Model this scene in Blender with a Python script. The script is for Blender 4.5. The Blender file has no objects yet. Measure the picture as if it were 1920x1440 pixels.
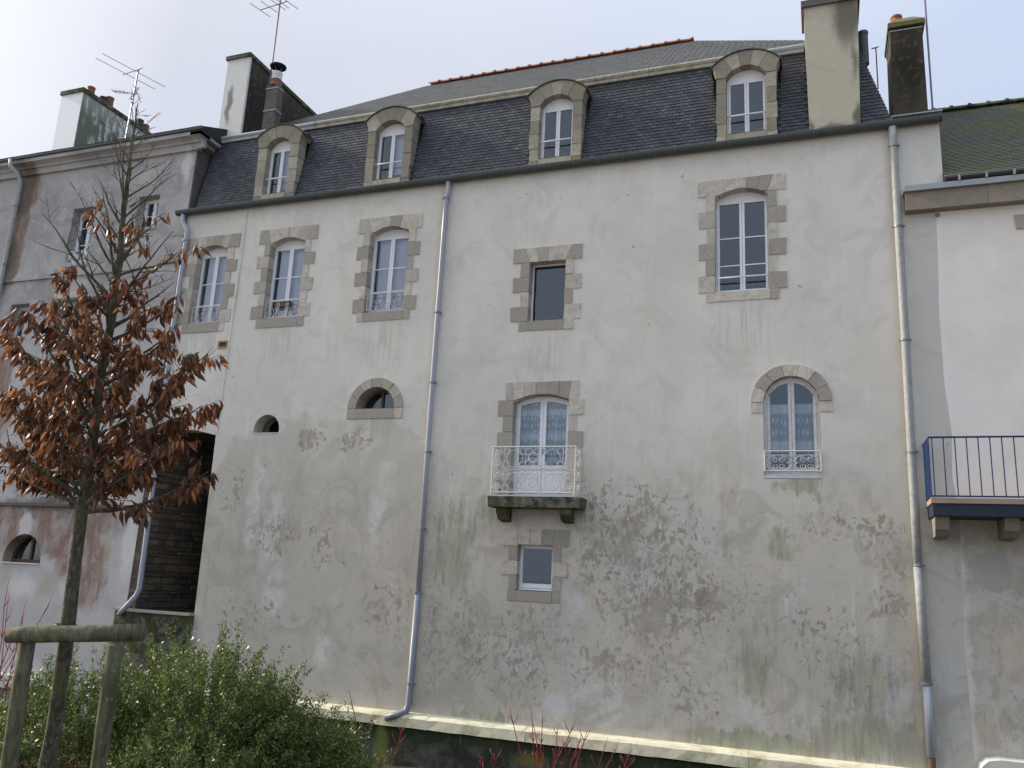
import bpy, math, random
import numpy as np
from mathutils import Vector, Matrix
from mathutils.geometry import tessellate_polygon
random.seed(7); rng = np.random.default_rng(7)
PI = math.pi; SC = bpy.context.scene; C = SC.collection
R = math.radians

# ------------------------------------------------------------------ camera, world, sun
cam = bpy.data.cameras.new('camera'); co = bpy.data.objects.new('camera', cam); C.objects.link(co)
yaw, pitch, roll = -3.57498443e-01, 2.27441172e-01, 4.99568390e-02
f = Vector((math.sin(yaw)*math.cos(pitch), math.cos(yaw)*math.cos(pitch), math.sin(pitch)))
r = Vector((math.cos(yaw), -math.sin(yaw), 0)); u = r.cross(f)
c_, s_ = math.cos(roll), math.sin(roll)
rr = c_*r + s_*u; uu = -s_*r + c_*u
M = Matrix((rr, uu, -f)).transposed().to_4x4(); M.translation = (0, -15.5, 1.6)
co.matrix_world = M
cam.sensor_fit = 'HORIZONTAL'; cam.sensor_width = 36; cam.lens = 1584.13/1920*36
cam.clip_start = .1; cam.clip_end = 3000
SC.camera = co
SC.view_settings.view_transform = 'Standard'; SC.view_settings.look = 'None'
SC.view_settings.exposure = 0.5; SC.view_settings.gamma = 1; SC.view_settings.use_curve_mapping = False
SC.cycles.max_bounces = 6

SUN_EL, SUN_FROM = R(27), Vector((-1, -.035, 0)).normalized()
w = bpy.data.worlds.new('World'); SC.world = w; w.use_nodes = True
nt = w.node_tree; nt.nodes.clear()
def wn(t, **k):
    n = nt.nodes.new(t)
    for a, b in k.items(): setattr(n, a, b)
    return n
out = wn('ShaderNodeOutputWorld'); bg = wn('ShaderNodeBackground'); bg.inputs[1].default_value = .12
sky = wn('ShaderNodeTexSky', sky_type='NISHITA', sun_disc=False)
sky.sun_elevation = SUN_EL; sky.sun_rotation = math.atan2(SUN_FROM.x, SUN_FROM.y); sky.dust_density = 2
tc = wn('ShaderNodeTexCoord')
nz = wn('ShaderNodeTexNoise'); nz.inputs['Scale'].default_value = 1.6; nz.inputs['Detail'].default_value = 4
nz.inputs['Roughness'].default_value = .55; nz.inputs['Distortion'].default_value = .6
mp = wn('ShaderNodeMapping'); mp.inputs['Scale'].default_value = (1, 1, 2.2)
nt.links.new(tc.outputs['Generated'], mp.inputs[0]); nt.links.new(mp.outputs[0], nz.inputs['Vector'])
# thin cloud veil, brighter towards the sun
dt = wn('ShaderNodeVectorMath', operation='DOT_PRODUCT')
sd = (SUN_FROM*math.cos(SUN_EL)+Vector((0, 0, math.sin(SUN_EL))))
dt.inputs[1].default_value = sd
nt.links.new(tc.outputs['Generated'], dt.inputs[0])
cr = wn('ShaderNodeValToRGB'); e = cr.color_ramp.elements
e[0].position = 0.0; e[0].color = (.46, .55, .71, 1)
e[1].position = 1.0; e[1].color = (5.0, 4.7, 4.3, 1)
m_ = cr.color_ramp.elements.new(.45); m_.color = (.455, .54, .70, 1)
m2 = cr.color_ramp.elements.new(.66); m2.color = (.54, .575, .665, 1)
m3 = cr.color_ramp.elements.new(.88); m3.color = (.54, .56, .62, 1); m4 = cr.color_ramp.elements.new(.95); m4.color = (.85, .85, .85, 1)
mr = wn('ShaderNodeMapRange'); mr.inputs[1].default_value = -1; mr.inputs[2].default_value = 1
nt.links.new(dt.outputs['Value'], mr.inputs[0]); nt.links.new(mr.outputs[0], cr.inputs[0])
veil = wn('ShaderNodeMix', data_type='RGBA', blend_type='MULTIPLY'); veil.inputs[0].default_value = 1
nt.links.new(cr.outputs[0], veil.inputs[6])
vr = wn('ShaderNodeValToRGB'); vr.color_ramp.elements[0].position = .32; vr.color_ramp.elements[0].color = (7.3, 7.45, 7.85, 1)
vr.color_ramp.elements[1].position = .7; vr.color_ramp.elements[1].color = (8.3, 8.2, 8.15, 1)
nt.links.new(nz.outputs[0], vr.inputs[0]); nt.links.new(vr.outputs[0], veil.inputs[7])
mx = wn('ShaderNodeMix', data_type='RGBA'); mx.inputs[0].default_value = .9
nt.links.new(sky.outputs[0], mx.inputs[6]); nt.links.new(veil.outputs[2], mx.inputs[7])
sz = wn('ShaderNodeSeparateXYZ'); nt.links.new(tc.outputs['Generated'], sz.inputs[0])     # veil brightened overhead, mostly above the view, to add light on the facade
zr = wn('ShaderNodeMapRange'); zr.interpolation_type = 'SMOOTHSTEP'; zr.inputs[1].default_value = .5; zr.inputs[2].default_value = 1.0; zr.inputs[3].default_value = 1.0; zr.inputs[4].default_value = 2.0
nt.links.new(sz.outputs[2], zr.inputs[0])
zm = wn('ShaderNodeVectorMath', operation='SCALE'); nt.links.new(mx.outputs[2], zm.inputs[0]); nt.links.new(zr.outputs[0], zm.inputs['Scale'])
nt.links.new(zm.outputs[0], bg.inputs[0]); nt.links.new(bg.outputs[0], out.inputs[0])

sl = bpy.data.lights.new('sun', 'SUN'); sl.energy = 3.2; sl.angle = R(1.5); sl.color = (1, .9, .74)
so = bpy.data.objects.new('sun', sl); C.objects.link(so)
so.rotation_euler = (sd).to_track_quat('Z', 'Y').to_euler()

# ------------------------------------------------------------------ materials
class N:
    """small node builder"""
    def __init__(s, name):
        s.m = bpy.data.materials.new(name); s.m.use_nodes = True; s.t = s.m.node_tree; s.t.nodes.clear()
        s.o = s.n('ShaderNodeOutputMaterial'); s.geo = s.n('ShaderNodeNewGeometry'); s.P = s.geo.outputs['Position']
    def n(s, t, **k):
        x = s.t.nodes.new(t)
        for a, b in k.items(): setattr(x, a, b)
        return x
    def l(s, a, b): s.t.links.new(a, b)
    def setin(s, sock, v):
        if isinstance(v, bpy.types.NodeSocket): s.l(v, sock)
        else: sock.default_value = v
    def math(s, op, a, b=0.0, c=None, clamp=False):
        x = s.n('ShaderNodeMath', operation=op); x.use_clamp = clamp
        s.setin(x.inputs[0], a); s.setin(x.inputs[1], b)
        if c is not None: s.setin(x.inputs[2], c)
        return x.outputs[0]
    def scale(s, v, k):
        x = s.n('ShaderNodeVectorMath', operation='MULTIPLY'); s.setin(x.inputs[0], v); x.inputs[1].default_value = k; return x.outputs[0]
    def noise(s, sc, det=4, rough=.55, vec=None, dist=0, stretch=None, out=0):
        x = s.n('ShaderNodeTexNoise'); x.inputs['Scale'].default_value = sc; x.inputs['Detail'].default_value = det
        x.inputs['Roughness'].default_value = rough; x.inputs['Distortion'].default_value = dist
        v = vec or s.P
        if stretch: v = s.scale(v, stretch)
        s.l(v, x.inputs['Vector']); return x.outputs[out]
    def ramp(s, v, a, b, lo=0., hi=1., smooth=True):
        x = s.n('ShaderNodeMapRange'); x.interpolation_type = 'SMOOTHSTEP' if smooth else 'LINEAR'
        s.setin(x.inputs[0], v); x.inputs[1].default_value = a; x.inputs[2].default_value = b
        x.inputs[3].default_value = lo; x.inputs[4].default_value = hi; return x.outputs[0]
    def mix(s, f, a, b, mode='MIX'):
        x = s.n('ShaderNodeMix', data_type='RGBA', blend_type=mode); s.setin(x.inputs[0], f)
        for i, v in ((6, a), (7, b)):
            if isinstance(v, tuple) and len(v) == 3: v = v+(1,)
            s.setin(x.inputs[i], v)
        return x.outputs[2]
    def z(s):
        x = s.n('ShaderNodeSeparateXYZ'); s.l(s.P, x.inputs[0]); return x.outputs
    def ell(s, lst, warp=None):
        """soft max mask of ellipses (x, z, rx, rz, strength) on the facade"""
        v = warp or s.P; tot = None
        for (x, z, rx, rz, k) in lst:
            a = s.n('ShaderNodeVectorMath', operation='MULTIPLY_ADD'); s.l(v, a.inputs[0])
            a.inputs[1].default_value = (1/rx, 0, 1/rz); a.inputs[2].default_value = (-x/rx, 0, -z/rz)
            b = s.n('ShaderNodeVectorMath', operation='LENGTH'); s.l(a.outputs[0], b.inputs[0])
            q = s.math('MULTIPLY_ADD', b.outputs['Value'], -k, k)       # k at centre, 0 on the rim
            q = q if tot is None else s.math('MAXIMUM', q, tot)
            tot = q
        return s.math('MAXIMUM', tot, 0.0)
    def warp(s, sc, amt, det=3):
        n = s.noise(sc, det, out=1)
        a = s.n('ShaderNodeVectorMath', operation='MULTIPLY_ADD'); s.l(n, a.inputs[0]); a.inputs[1].default_value = (amt,)*3
        a.inputs[2].default_value = (-amt/2,)*3
        b = s.n('ShaderNodeVectorMath', operation='ADD'); s.l(a.outputs[0], b.inputs[0]); s.l(s.P, b.inputs[1]); return b.outputs[0]
    def bump(s, h, strength=.4, dist=.02, prev=None):
        x = s.n('ShaderNodeBump'); x.inputs['Strength'].default_value = strength; x.inputs['Distance'].default_value = dist
        s.l(h, x.inputs['Height'])
        if prev: s.l(prev, x.inputs['Normal'])
        return x.outputs[0]
    def done(s, col, rough=.9, nrm=None, metal=0, spec=.3, trans=0):
        b = s.n('ShaderNodeBsdfPrincipled')
        if isinstance(col, tuple) and len(col) == 3: col += (1,)
        s.setin(b.inputs['Base Color'], col); s.setin(b.inputs['Roughness'], rough)
        b.inputs['Metallic'].default_value = metal; b.inputs['Specular IOR Level'].default_value = spec
        if nrm: s.l(nrm, b.inputs['Normal'])
        res = b.outputs[0]
        if trans:
            t = s.n('ShaderNodeBsdfTranslucent'); s.setin(t.inputs[0], col)
            m = s.n('ShaderNodeMixShader'); m.inputs[0].default_value = trans; s.l(res, m.inputs[1]); s.l(t.outputs[0], m.inputs[2]); res = m.outputs[0]
        s.l(res, s.o.inputs[0]); return s.m

def plaster_main():
    s = N('lime_plaster'); X, Y, Z = s.z()
    big = s.noise(.55, 5, .6, dist=.4); mid = s.noise(2.3, 6, .62, dist=.8); fine = s.noise(38, 4, .6)
    streak = s.noise(1.0, 6, .6, stretch=(4.2, 1, .35)); streak2 = s.noise(1.0, 5, .65, stretch=(13, 1, .9))
    wp = s.warp(3.2, .7, 6); wf = s.warp(14, .16, 4)
    zl = s.math('ADD', Z, s.math('MULTIPLY', s.math('SUBTRACT', mid, .5), 2.2))
    low = s.ramp(zl, 5.2, 1.6)
    col = s.mix(low, (.69, .665, .60), (.52, .48, .40))
    col = s.mix(s.ramp(big, .35, .68, 0, .6), col, (.56, .545, .50))
    col = s.mix(s.ramp(s.noise(1.6, 7, .68, dist=1.2), .47, .66, 0, .5), col, (.50, .495, .44))
    col = s.mix(s.ramp(s.noise(.8, 6, .7, vec=s.scale(s.P, (1.6, 1, .6)), dist=.6), .52, .66, 0, .4), col, (.60, .555, .46))
    # cream and bluish clouds of old limewash
    col = s.mix(s.math('MULTIPLY', low, s.ramp(s.noise(.9, 5, .65, dist=1.2), .5, .66, 0, .75)), col, (.60, .54, .43))
    col = s.mix(s.math('MULTIPLY', low, s.ramp(s.noise(1.3, 5, .6, vec=s.scale(s.P, (1.3, 1, .8)), dist=.8), .56, .68, 0, .7)), col, (.57, .585, .585))
    # pale runs from the top and vertical washing
    col = s.mix(s.ramp(streak, .56, .74, 0, .45), col, (.74, .735, .70))
    col = s.mix(s.math('MULTIPLY', s.ramp(streak2, .56, .72, 0, .5), s.ramp(Z, 6.5, 1.5)), col, (.40, .385, .33))
    # damp beige field left of the pipe, with torn upper edge
    fld = s.ramp(s.ell([(-10.6, 2.2, 2.7, 2.9, 1), (-8.7, 2.0, 1.8, 3.0, 1), (-9.2, .2, 3.2, 1.6, 1), (-12.1, 2.8, .9, 1.8, .7)], wp), .04, .10)
    fld2 = s.math('MULTIPLY', fld, s.ramp(s.noise(1.6, 6, .65, dist=1), .36, .52, .25, .85))
    col = s.mix(s.math('MULTIPLY', fld2, .75), col, (.46, .43, .36))
    # white runs down through it
    runs = s.ramp(s.ell([(-11.66, 3.0, .22, 1.5, 1), (-11.1, 2.4, .5, 1.3, .8), (-10.9, 1.0, .45, 1.1, .6), (-9.6, .0, .3, .5, .8), (-8.6, 2.9, .3, 1.4, .6), (-3.85, -.42, .62, .52, 1.3), (-4.7, -.6, .4, .4, .9), (-5.2, .2, .25, .8, .4),
        (-1.3, -.35, .45, .35, .9), (-.2, -.45, .4, .25, .8), (-2.6, 2.4, .9, .8, .25)], wp), .1, .5)
    col = s.mix(s.math('MULTIPLY', s.math('MULTIPLY', runs, .6), s.ramp(s.noise(3.5, 7, .7, dist=.8), .36, .56, .25, 1.0)), col, (.70, .70, .67))
    # crisp torn brown patches (peeled limewash)
    pn = s.noise(7.5, 9, .66, dist=.5, stretch=(1.2, 1, .85))
    reg = s.ell([(-3.2, 2.5, 1.5, 1.2, 1.15), (-2.7, 1.25, 1.3, .95, 1.35), (-3.0, 3.1, .8, .5, 1.25), (-2.0, 1.35, .38, .6, 1.6), (-3.0, .9, .42, .42, 1.5), (-4.1, 2.2, .5, 1.0, .9),
        (-5.2, .75, .95, .55, 1.3), (-6.5, .45, .6, .9, 1.0), (-5.5, -.1, .8, .7, .9), (-7.1, .2, .35, 1.2, .8), (.65, 2.65, .75, .28, 1.5), (1.15, 2.2, .35, .35, 1.8), (1.0, 1.5, .4, .4, 1.2), (-11.0, 2.3, .8, .5, 1.1),
        (-9.8, 2.1, .6, .5, .8), (-10.4, 4.35, .5, .35, 1.5), (-12.2, 3.2, .4, .7, .8), (-9.3, 4.3, .5, .3, 1.1), (-8.2, .9, .8, .7, .6), (-11.5, .6, .8, .6, .6), (-.1, 1.0, .9, .6, .55), (2.05, 4.0, .16, .9, .8),
        (-3.7, .2, 1.0, .5, .8), (-2.2, -.3, .7, .6, .55)], wp)
    pm = s.ramp(s.math('ADD', pn, s.math('MULTIPLY', s.math('MULTIPLY', reg, s.ramp(s.noise(1.9, 5, .6, dist=.5), .38, .6, .25, 1.2)), .15)), .59, .62)
    pm = s.math('MULTIPLY', pm, s.ramp(reg, .02, .16))
    col = s.mix(s.math('MULTIPLY', pm, .75), col, s.mix(s.ramp(mid, .35, .65), (.20, .175, .125), (.36, .32, .25)))
    # soft damp halos
    halo = s.ramp(s.ell([(-5.1, .8, 1.1, .8, 1), (-7.1, -.1, .5, 1.1, .9), (-5.6, -.3, 1.2, .7, .7), (1.25, 1.6, .5, 1.9, .9), (-2.98, .9, .4, .45, 1.3), (-11.9, 2.6, .4, 2.2, .7), (-10.6, 2.6, .35, 1.8, .7)], wp), 0, .8)
    col = s.mix(s.math('MULTIPLY', s.math('MULTIPLY', halo, .5), s.ramp(mid, .3, .6, .5, 1.0)), col, (.40, .37, .30))
    # green and black algae
    gs = s.noise(1.0, 7, .7, stretch=(9, 1, 1.8))
    al = s.ell([(-6.85, 2.2, .75, 1.5, 1.2), (-6.2, 2.9, .5, .5, 1.1), (-.4, 3.45, .6, .28, 1.4), (-.15, 3.38, .2, .25, 1.6), (-.75, 2.45, .35, .45, 1.2), (-1.6, 2.3, .3, .5, .8), (-1.2, .4, .65, 1.2, .95), (.5, .3, 1.3, .9, .9), (.6, -.6, 1.8, .55, 1.2),
        (-1.2, -.85, 2.0, .3, 1.6), (-4.2, 2.85, .3, .6, .8), (1.3, -.7, .5, .7, 1.4), (-6.0, -.85, 2.0, .22, .8), (-12.6, 1.6, .5, 2.0, .5), (-4.35, 3.4, .25, 1, .5)], wp)
    am = s.ramp(s.math('ADD', s.math('MULTIPLY', gs, .75), s.math('MULTIPLY', al, .42)), .50, .72)
    am = s.math('MULTIPLY', am, s.ramp(al, 0, .35))
    col = s.mix(s.math('MULTIPLY', am, .62), col, s.mix(s.ramp(gs, .45, .6), (.33, .36, .20), (.17, .18, .12)))
    # grey band right of the pipe, old boundary of the plaster
    band = s.math('MULTIPLY', s.ramp(s.math('ADD', X, s.math('MULTIPLY', s.math('SUBTRACT', mid, .5), .3)), 1.5, 1.62), s.ramp(Z, 8.6, 6.5, .25, .8))
    col = s.mix(s.math('MULTIPLY', band, .85), col, (.48, .485, .455))
    # broad soft damp clouds over the lower half
    cl = s.math('MULTIPLY', s.ramp(s.noise(1.15, 8, .66, dist=1.3), .49, .64), s.ramp(zl, 4.6, 2.6))
    col = s.mix(s.math('MULTIPLY', cl, .6), col, (.37, .335, .265))
    c2 = s.math('MULTIPLY', s.ramp(s.noise(4.2, 7, .7, dist=.9), .54, .66), s.ramp(zl, 4.0, 2.0))
    col = s.mix(s.math('MULTIPLY', c2, .4), col, (.30, .28, .225))
    # fine flakes of torn limewash
    fn = s.noise(12, 8, .66, dist=.7, stretch=(1.15, 1, .75)); wq = s.warp(1.7, .9, 5)
    r2 = s.ell([(-3.1, 2.2, .9, 1.2, 1.5), (-2.3, 1.6, .9, .9, 1.4), (-3.3, 1.1, .9, .8, 1.2), (-1.95, 1.5, .28, .7, 1.6), (-6.3, .3, .8, .9, 1.1), (-5.1, .1, .9, .7, 1.0), (-3.9, 3.1, .5, .5, 1.2), (-2.7, .2, .9, .6, 1.0), (.3, 2.7, 1.2, .35, 1.0), (1.1, 1.9, .4, .9, 1.2), (-10.9, 2.6, .9, .7, .7),
        (-11.8, 1.3, .6, .5, .6), (-12.3, 3.2, .4, .9, 1.0), (-7.1, .6, .35, 1.3, 1.0), (.4, .5, 1.1, .8, .7), (-1.2, 1.6, .8, .8, .7)], wq)
    fm = s.math('MULTIPLY', s.ramp(s.math('ADD', fn, s.math('MULTIPLY', s.math('MULTIPLY', r2, s.ramp(s.noise(2.6, 5, .6, dist=.5), .40, .6, .1, 1.1)), .10)), .60, .63), s.ramp(r2, .02, .2))
    col = s.mix(s.math('MULTIPLY', fm, .62), col, s.mix(s.ramp(big, .4, .6), (.21, .185, .135), (.32, .285, .225)))
    # dirt running down below sills and along the foot
    sills = s.ell([(-13.7, 6.6, .6, .5, 1), (-11.5, 6.5, .7, .6, 1), (-8.85, 6.45, .7, .7, 1), (-5.15, 6.1, .6, .6, 1), (-1.28, 6.4, .75, .7, 1), (-8.87, 4.5, .6, .5, 1), (-5.2, .8, .6, .6, 1), (-6.0, 3.0, .25, .9, 1.2), (-4.3, 2.9, .25, .9, 1.2), (-1.85, 8.3, .2, 1.6, .6), (-12.86, 8, .2, 2.4, 1), (-12.6, 9.9, .5, .4, 1)])
    col = s.mix(s.math('MULTIPLY', s.math('MULTIPLY', sills, s.ramp(s.noise(1, 5, .65, stretch=(15, 1, .8)), .42, .62)), .6), col, (.36, .345, .29))
    rst = s.math('MULTIPLY', s.ramp(Z, 5.0, 2.0), s.ramp(s.noise(1, 6, .65, stretch=(3.3, 1, .45), dist=.4), .54, .68))
    col = s.mix(s.math('MULTIPLY', rst, .55), col, (.40, .375, .31))
    # darker rim under the gutter, tan strips along pipes
    col = s.mix(s.math('MULTIPLY', s.ramp(s.math('ADD', Z, s.math('MULTIPLY', streak2, .8)), 9.9, 10.6), .35), col, (.45, .44, .40))
    for px in (-7.62, 1.33): 
        d = s.math('ABSOLUTE', s.math('SUBTRACT', X, px))
        col = s.mix(s.math('MULTIPLY', s.ramp(s.math('ADD', d, s.math('MULTIPLY', mid, .18)), .22, .08), .5), col, (.55, .47, .36))
    # hand-made speckle
    sp = s.n('ShaderNodeTexVoronoi'); sp.inputs['Scale'].default_value = 2.3; s.l(wf, sp.inputs['Vector'])
    dots = s.math('MULTIPLY', s.ramp(sp.outputs['Distance'], .09, .045), s.ramp(s.noise(1.1, 2), .5, .6))
    col = s.mix(s.math('MULTIPLY', dots, .55), col, (.12, .11, .085))
    col = s.mix(s.ramp(fine, .3, .7, 0, .22), col, (.48, .47, .43))
    nb = s.bump(s.noise(2.6, 3, .45), .12, .03); nb = s.bump(fine, .2, .004, nb)
    nb = s.bump(s.math('MULTIPLY', pm, -1.0), .5, .006, nb)
    return s.done(col, .93, nb, spec=.15)

def plaster_grey():
    s = N('grey_render'); X, Y, Z = s.z()
    big = s.noise(.8, 6, .6, dist=.7); mid = s.noise(2.6, 6, .65, dist=1); fine = s.noise(40, 3)
    streak = s.noise(1.0, 6, .65, stretch=(5, 1, .5))
    col = s.mix(s.ramp(big, .34, .66), (.44, .43, .42), (.29, .285, .28))
    col = s.mix(s.ramp(mid, .5, .7, 0, .5), col, (.54,.53,.51))
    col = s.mix(s.math('MULTIPLY', s.ramp(Z, 8.0, 6.0), .45), col, (.60,.60,.58))
    wp = s.warp(2.5, .5, 5)
    rust = s.ell([(-20.3, 10.4, .35, 2.2, 1.6), (-20.1, 11.4, .35, 1.0, 1.3), (-20.4, 9.2, .4, 1.2, 1.2), (-19.9, 6.2, .45, 1.3, 1.3), (-19.7, 4.8, .6, 1.0, .9), (-18.9, 2.2, 1.4, .8, 1.0), (-16.4, 1.9, .9, 1.5, 1.3), (-15.8, 2.5, .9, .6, 1.1), (-17.4, 2.6, 1.2, .35, 1.4), (-19.5, 1.0, .6, 1.2, .8), (-17.0, 2.1, 1.6, .7, 1.5), (-15.9, 1.2, .6, 1.0, 1.3), (-18.9, 2.5, .8, .5, 1.5), (-20.0, 5.5, .5, 2.0, 1.4)], wp)
    rm = s.math('MULTIPLY', s.ramp(s.math('ADD', rust, s.math('MULTIPLY', streak, .6)), .42, .9), .85)
    rm = s.math('MULTIPLY', rm, s.ramp(s.noise(1.0, 7, .72, stretch=(3, 1, .9), dist=.8), .36, .58, .35, 1.0)); lowr = s.mix(s.ramp(mid, .35, .65), (.22, .095, .06), (.22, .16, .11)); lowr = s.mix(s.ramp(s.noise(6, 6, .7), .5, .65, 0, .6), lowr, (.13, .095, .07))
    col = s.mix(rm, col, lowr)
    dark = s.ell([(-20.35, 11.4, .5, 1.3, 1.3), (-20.5, 9.2, .4, 1.4, 1), (-17.5, 2.85, 3, .28, 1.0), (-14.8, 5, .2, 4, .6)], wp)
    col = s.mix(s.math('MULTIPLY', s.ramp(s.math('ADD', dark, s.math('MULTIPLY', streak, .4)), .4, .9), .7), col, (.09, .085, .07))
    yel = s.ell([(-18.6, 1.4, .5, .9, 1), (-15.6, 1.7, .3, .8, 1), (-17.2, .9, .7, .6, .8)], wp)
    col = s.mix(s.ramp(yel, .2, .8, 0, .45), col, (.36, .29, .15))
    wh = s.ell([(-18.2, 2.25, .3, .55, 1.4), (-14.9, 2.0, .35, 1.2, 1.1), (-18.0, .9, .8, .5, .9), (-14.85, 11.4, .2, .8, 1.0), (-16.6, .9, .5, .7, .6), (-19.2, 4.0, 1.0, .8, .6)], wp)
    col = s.mix(s.ramp(wh, .15, .7, 0, .75), col, (.68,.67,.65))
    col = s.mix(s.ramp(fine, .3, .7, 0, .2), col, (.2, .19, .18))
    nb = s.bump(mid, .15, .02); nb = s.bump(fine, .25, .005, nb)
    return s.done(col, .93, nb, spec=.15)

def plaster_right():
    s = N('pinkish_render'); X, Y, Z = s.z()
    big = s.noise(.9, 6, .6, dist=.7); mid = s.noise(2.8, 6, .65, dist=1); fine = s.noise(40, 3); str_ = s.noise(1, 6, .7, stretch=(11, 1, 4), dist=1.5)
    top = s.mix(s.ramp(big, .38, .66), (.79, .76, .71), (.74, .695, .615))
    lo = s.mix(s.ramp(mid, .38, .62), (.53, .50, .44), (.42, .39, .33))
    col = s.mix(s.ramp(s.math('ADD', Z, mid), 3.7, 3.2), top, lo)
    col = s.mix(s.math('MULTIPLY', s.ramp(str_, .56, .68), s.ramp(Z, 3.0, 2.0, .08, .6)), col, (.22, .20, .165))
    wp = s.warp(2.5, .35, 5)
    pt = s.ramp(s.ell([(2.5, 2.08, .3, .36, 1)], wp), .1, .18)
    col = s.mix(s.math('MULTIPLY', pt, .8), col, (.38, .38, .36))
    w2 = s.ell([(2.9, .9, .9, .8, .8), (2.0, .2, .25, .5, .9), (2.2, -.3, .5, .3, .8)], wp)
    col = s.mix(s.ramp(w2, .1, .8, 0, .5), col, (.58, .49, .36))
    col = s.mix(s.math('MULTIPLY', s.ramp(s.math('ADD', Z, mid), -.1, -.5), .7), col, (.16, .18, .09))
    edge = s.ramp(s.math('ADD', X, s.math('MULTIPLY', mid, .16)), 2.24, 2.14)
    col = s.mix(s.math('MULTIPLY', edge, .35), col, (.82,.80,.77))
    nb = s.bump(mid, .12, .02); nb = s.bump(fine, .25, .004, nb)
    return s.done(col, .93, nb, spec=.15)

def stone(name, a, b, moss=.35, dark=(.10, .09, .07)):
    s = N(name); k_ = min(1, a[0]/.35); inf = s.n('ShaderNodeObjectInfo'); rnd = inf.outputs['Random']
    n1 = s.noise(7, 6, .65, dist=.5); n2 = s.noise(60, 3, .6); n3 = s.noise(1.7, 5, .6)
    col = s.mix(s.ramp(rnd, .15, .85, -.15, 1.15), tuple(min(1, x*1.12) for x in a), tuple(x*.85 for x in b)); col = s.mix(s.ramp(n1, .35, .7, 0, .55), col, s.mix(.5, b, dark))
    w_ = s.n('ShaderNodeTexWhiteNoise'); w_.noise_dimensions = '1D'; s.l(rnd, w_.inputs['W'])
    col = s.mix(s.ramp(w_.outputs['Value'], .55, 1, 0, .4), col, (b[0]*.95, b[1]*.9, b[2]*.95))
    col = s.mix(s.ramp(n3, .50, .72, 0, moss), col, tuple(x*k_ for x in (.30, .30, .16)))
    col = s.mix(s.ramp(n2, .52, .68, 0, .45), col, dark)
    col = s.mix(s.ramp(n2, .46, .32, 0, .35), col, tuple(min(.8, x*1.35) for x in a))
    nb = s.bump(n1, .5, .012); nb = s.bump(n2, .6, .005, nb)
    return s.done(col, .92, nb, spec=.2)

def slate(name, attr, moss=0., base=((.028, .032, .04), (.062, .068, .08))):
    s = N(name)
    if attr:
        a = s.n('ShaderNodeAttribute'); a.attribute_name = 'var'; rnd = a.outputs['Fac']
    else: rnd = s.n('ShaderNodeObjectInfo').outputs['Random']
    n1 = s.noise(.7, 5, .6); n2 = s.noise(25, 4, .6)
    col = s.mix(s.ramp(rnd, 0, 1, 0, 1, False), base[0], base[1])
    w_ = s.n('ShaderNodeTexWhiteNoise'); w_.noise_dimensions = '1D'; s.l(rnd, w_.inputs['W'])
    col = s.mix(s.ramp(w_.outputs['Value'], .86, 1., 0, .5), col, (.11, .12, .115))
    col = s.mix(s.ramp(n1, .45, .7, 0, .45), col, (.038, .043, .04))
    col = s.mix(s.ramp(n2, .5, .75, 0, .3), col, (.09, .09, .083))
    if moss: col = s.mix(s.ramp(s.noise(1.0, 6, .7, stretch=(1, 1, .7), dist=.6), .34, .6, .05, moss), col, (.085, .095, .03))
    return s.done(col, s.ramp(n2, .3, .7, .5, .75), s.bump(n2, .3, .004), spec=.35)

def simple(name, col, rough=.6, metal=0, spec=.4, dirt=.0, dcol=(.1, .095, .08), sc=6, bump=0, stretch=None):
    s = N(name); c = col+(1,)
    if dirt:
        n = s.noise(sc, 6, .65, dist=.5, stretch=stretch); c = s.mix(s.ramp(n, .42, .68, 0, dirt), col, dcol)
    nb = s.bump(s.noise(sc*5, 4, .6), bump, .01) if bump else None
    return s.done(c, rough, nb, metal, spec)

MAT = {}
MAT['plaster'] = plaster_main(); MAT['grey'] = plaster_grey(); MAT['pink'] = plaster_right()
MAT['granite'] = stone('granite', (.53, .49, .42), (.40, .37, .315), .2, (.17, .15, .125))
MAT['dormer_stone'] = stone('dormer_granite', (.38, .355, .285), (.28, .262, .205), .45, (.11, .10, .075))
def mossy():
    s = N('mossy_stone'); n1 = s.noise(5, 7, .7, dist=.4); n2 = s.noise(30, 5, .65)
    col = s.mix(s.ramp(n1, .38, .6), (.035, .035, .026), (.15, .145, .11)); col = s.mix(s.ramp(s.noise(3.2, 6, .7), .48, .6, 0, .85), col, (.05, .075, .018))
    col = s.mix(s.ramp(n2, .55, .68, 0, .7), col, (.02, .02, .014))
    return s.done(col, .95, s.bump(n2, .8, .012, s.bump(n1, .6, .02)), spec=.15)
MAT['mossy_stone'] = mossy()
MAT['rubble'] = stone('rubble_stone', (.18, .145, .105), (.11, .09, .07), .2, (.04, .035, .03))
MAT['mortar'] = simple('mortar', (.12, .105, .085), .95, spec=.1, dirt=.5, bump=.5)
MAT['slate'] = slate('slate', False); MAT['slates'] = slate('slates', True)
MAT['slates_up'] = slate('weathered_slates', True, .08, ((.042, .043, .044), (.085, .084, .08)))
MAT['slates_moss'] = slate('mossy_slates', True, .95, ((.05, .055, .05), (.09, .10, .10)))
MAT['under'] = simple('roof_underlay', (.03, .033, .036), .9)
MAT['zinc'] = simple('zinc_gutter', (.055, .067, .066), .5, 0, .5, .5, (.035, .04, .036), 3)
MAT['zinc_pale'] = simple('pale_zinc', (.30, .33, .35), .45, 0, .5, .5, (.2, .2, .18), 5)
MAT['flash'] = simple('lichened_flashing', (.36, .34, .27), .8, 0, .3, .65, (.15, .145, .11), 5, .3, (1, 1, 1))
MAT['pipe'] = simple('grey_pvc_pipe', (.32, .345, .40), .35, 0, .5, .25, (.3, .3, .3), 4)
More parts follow.
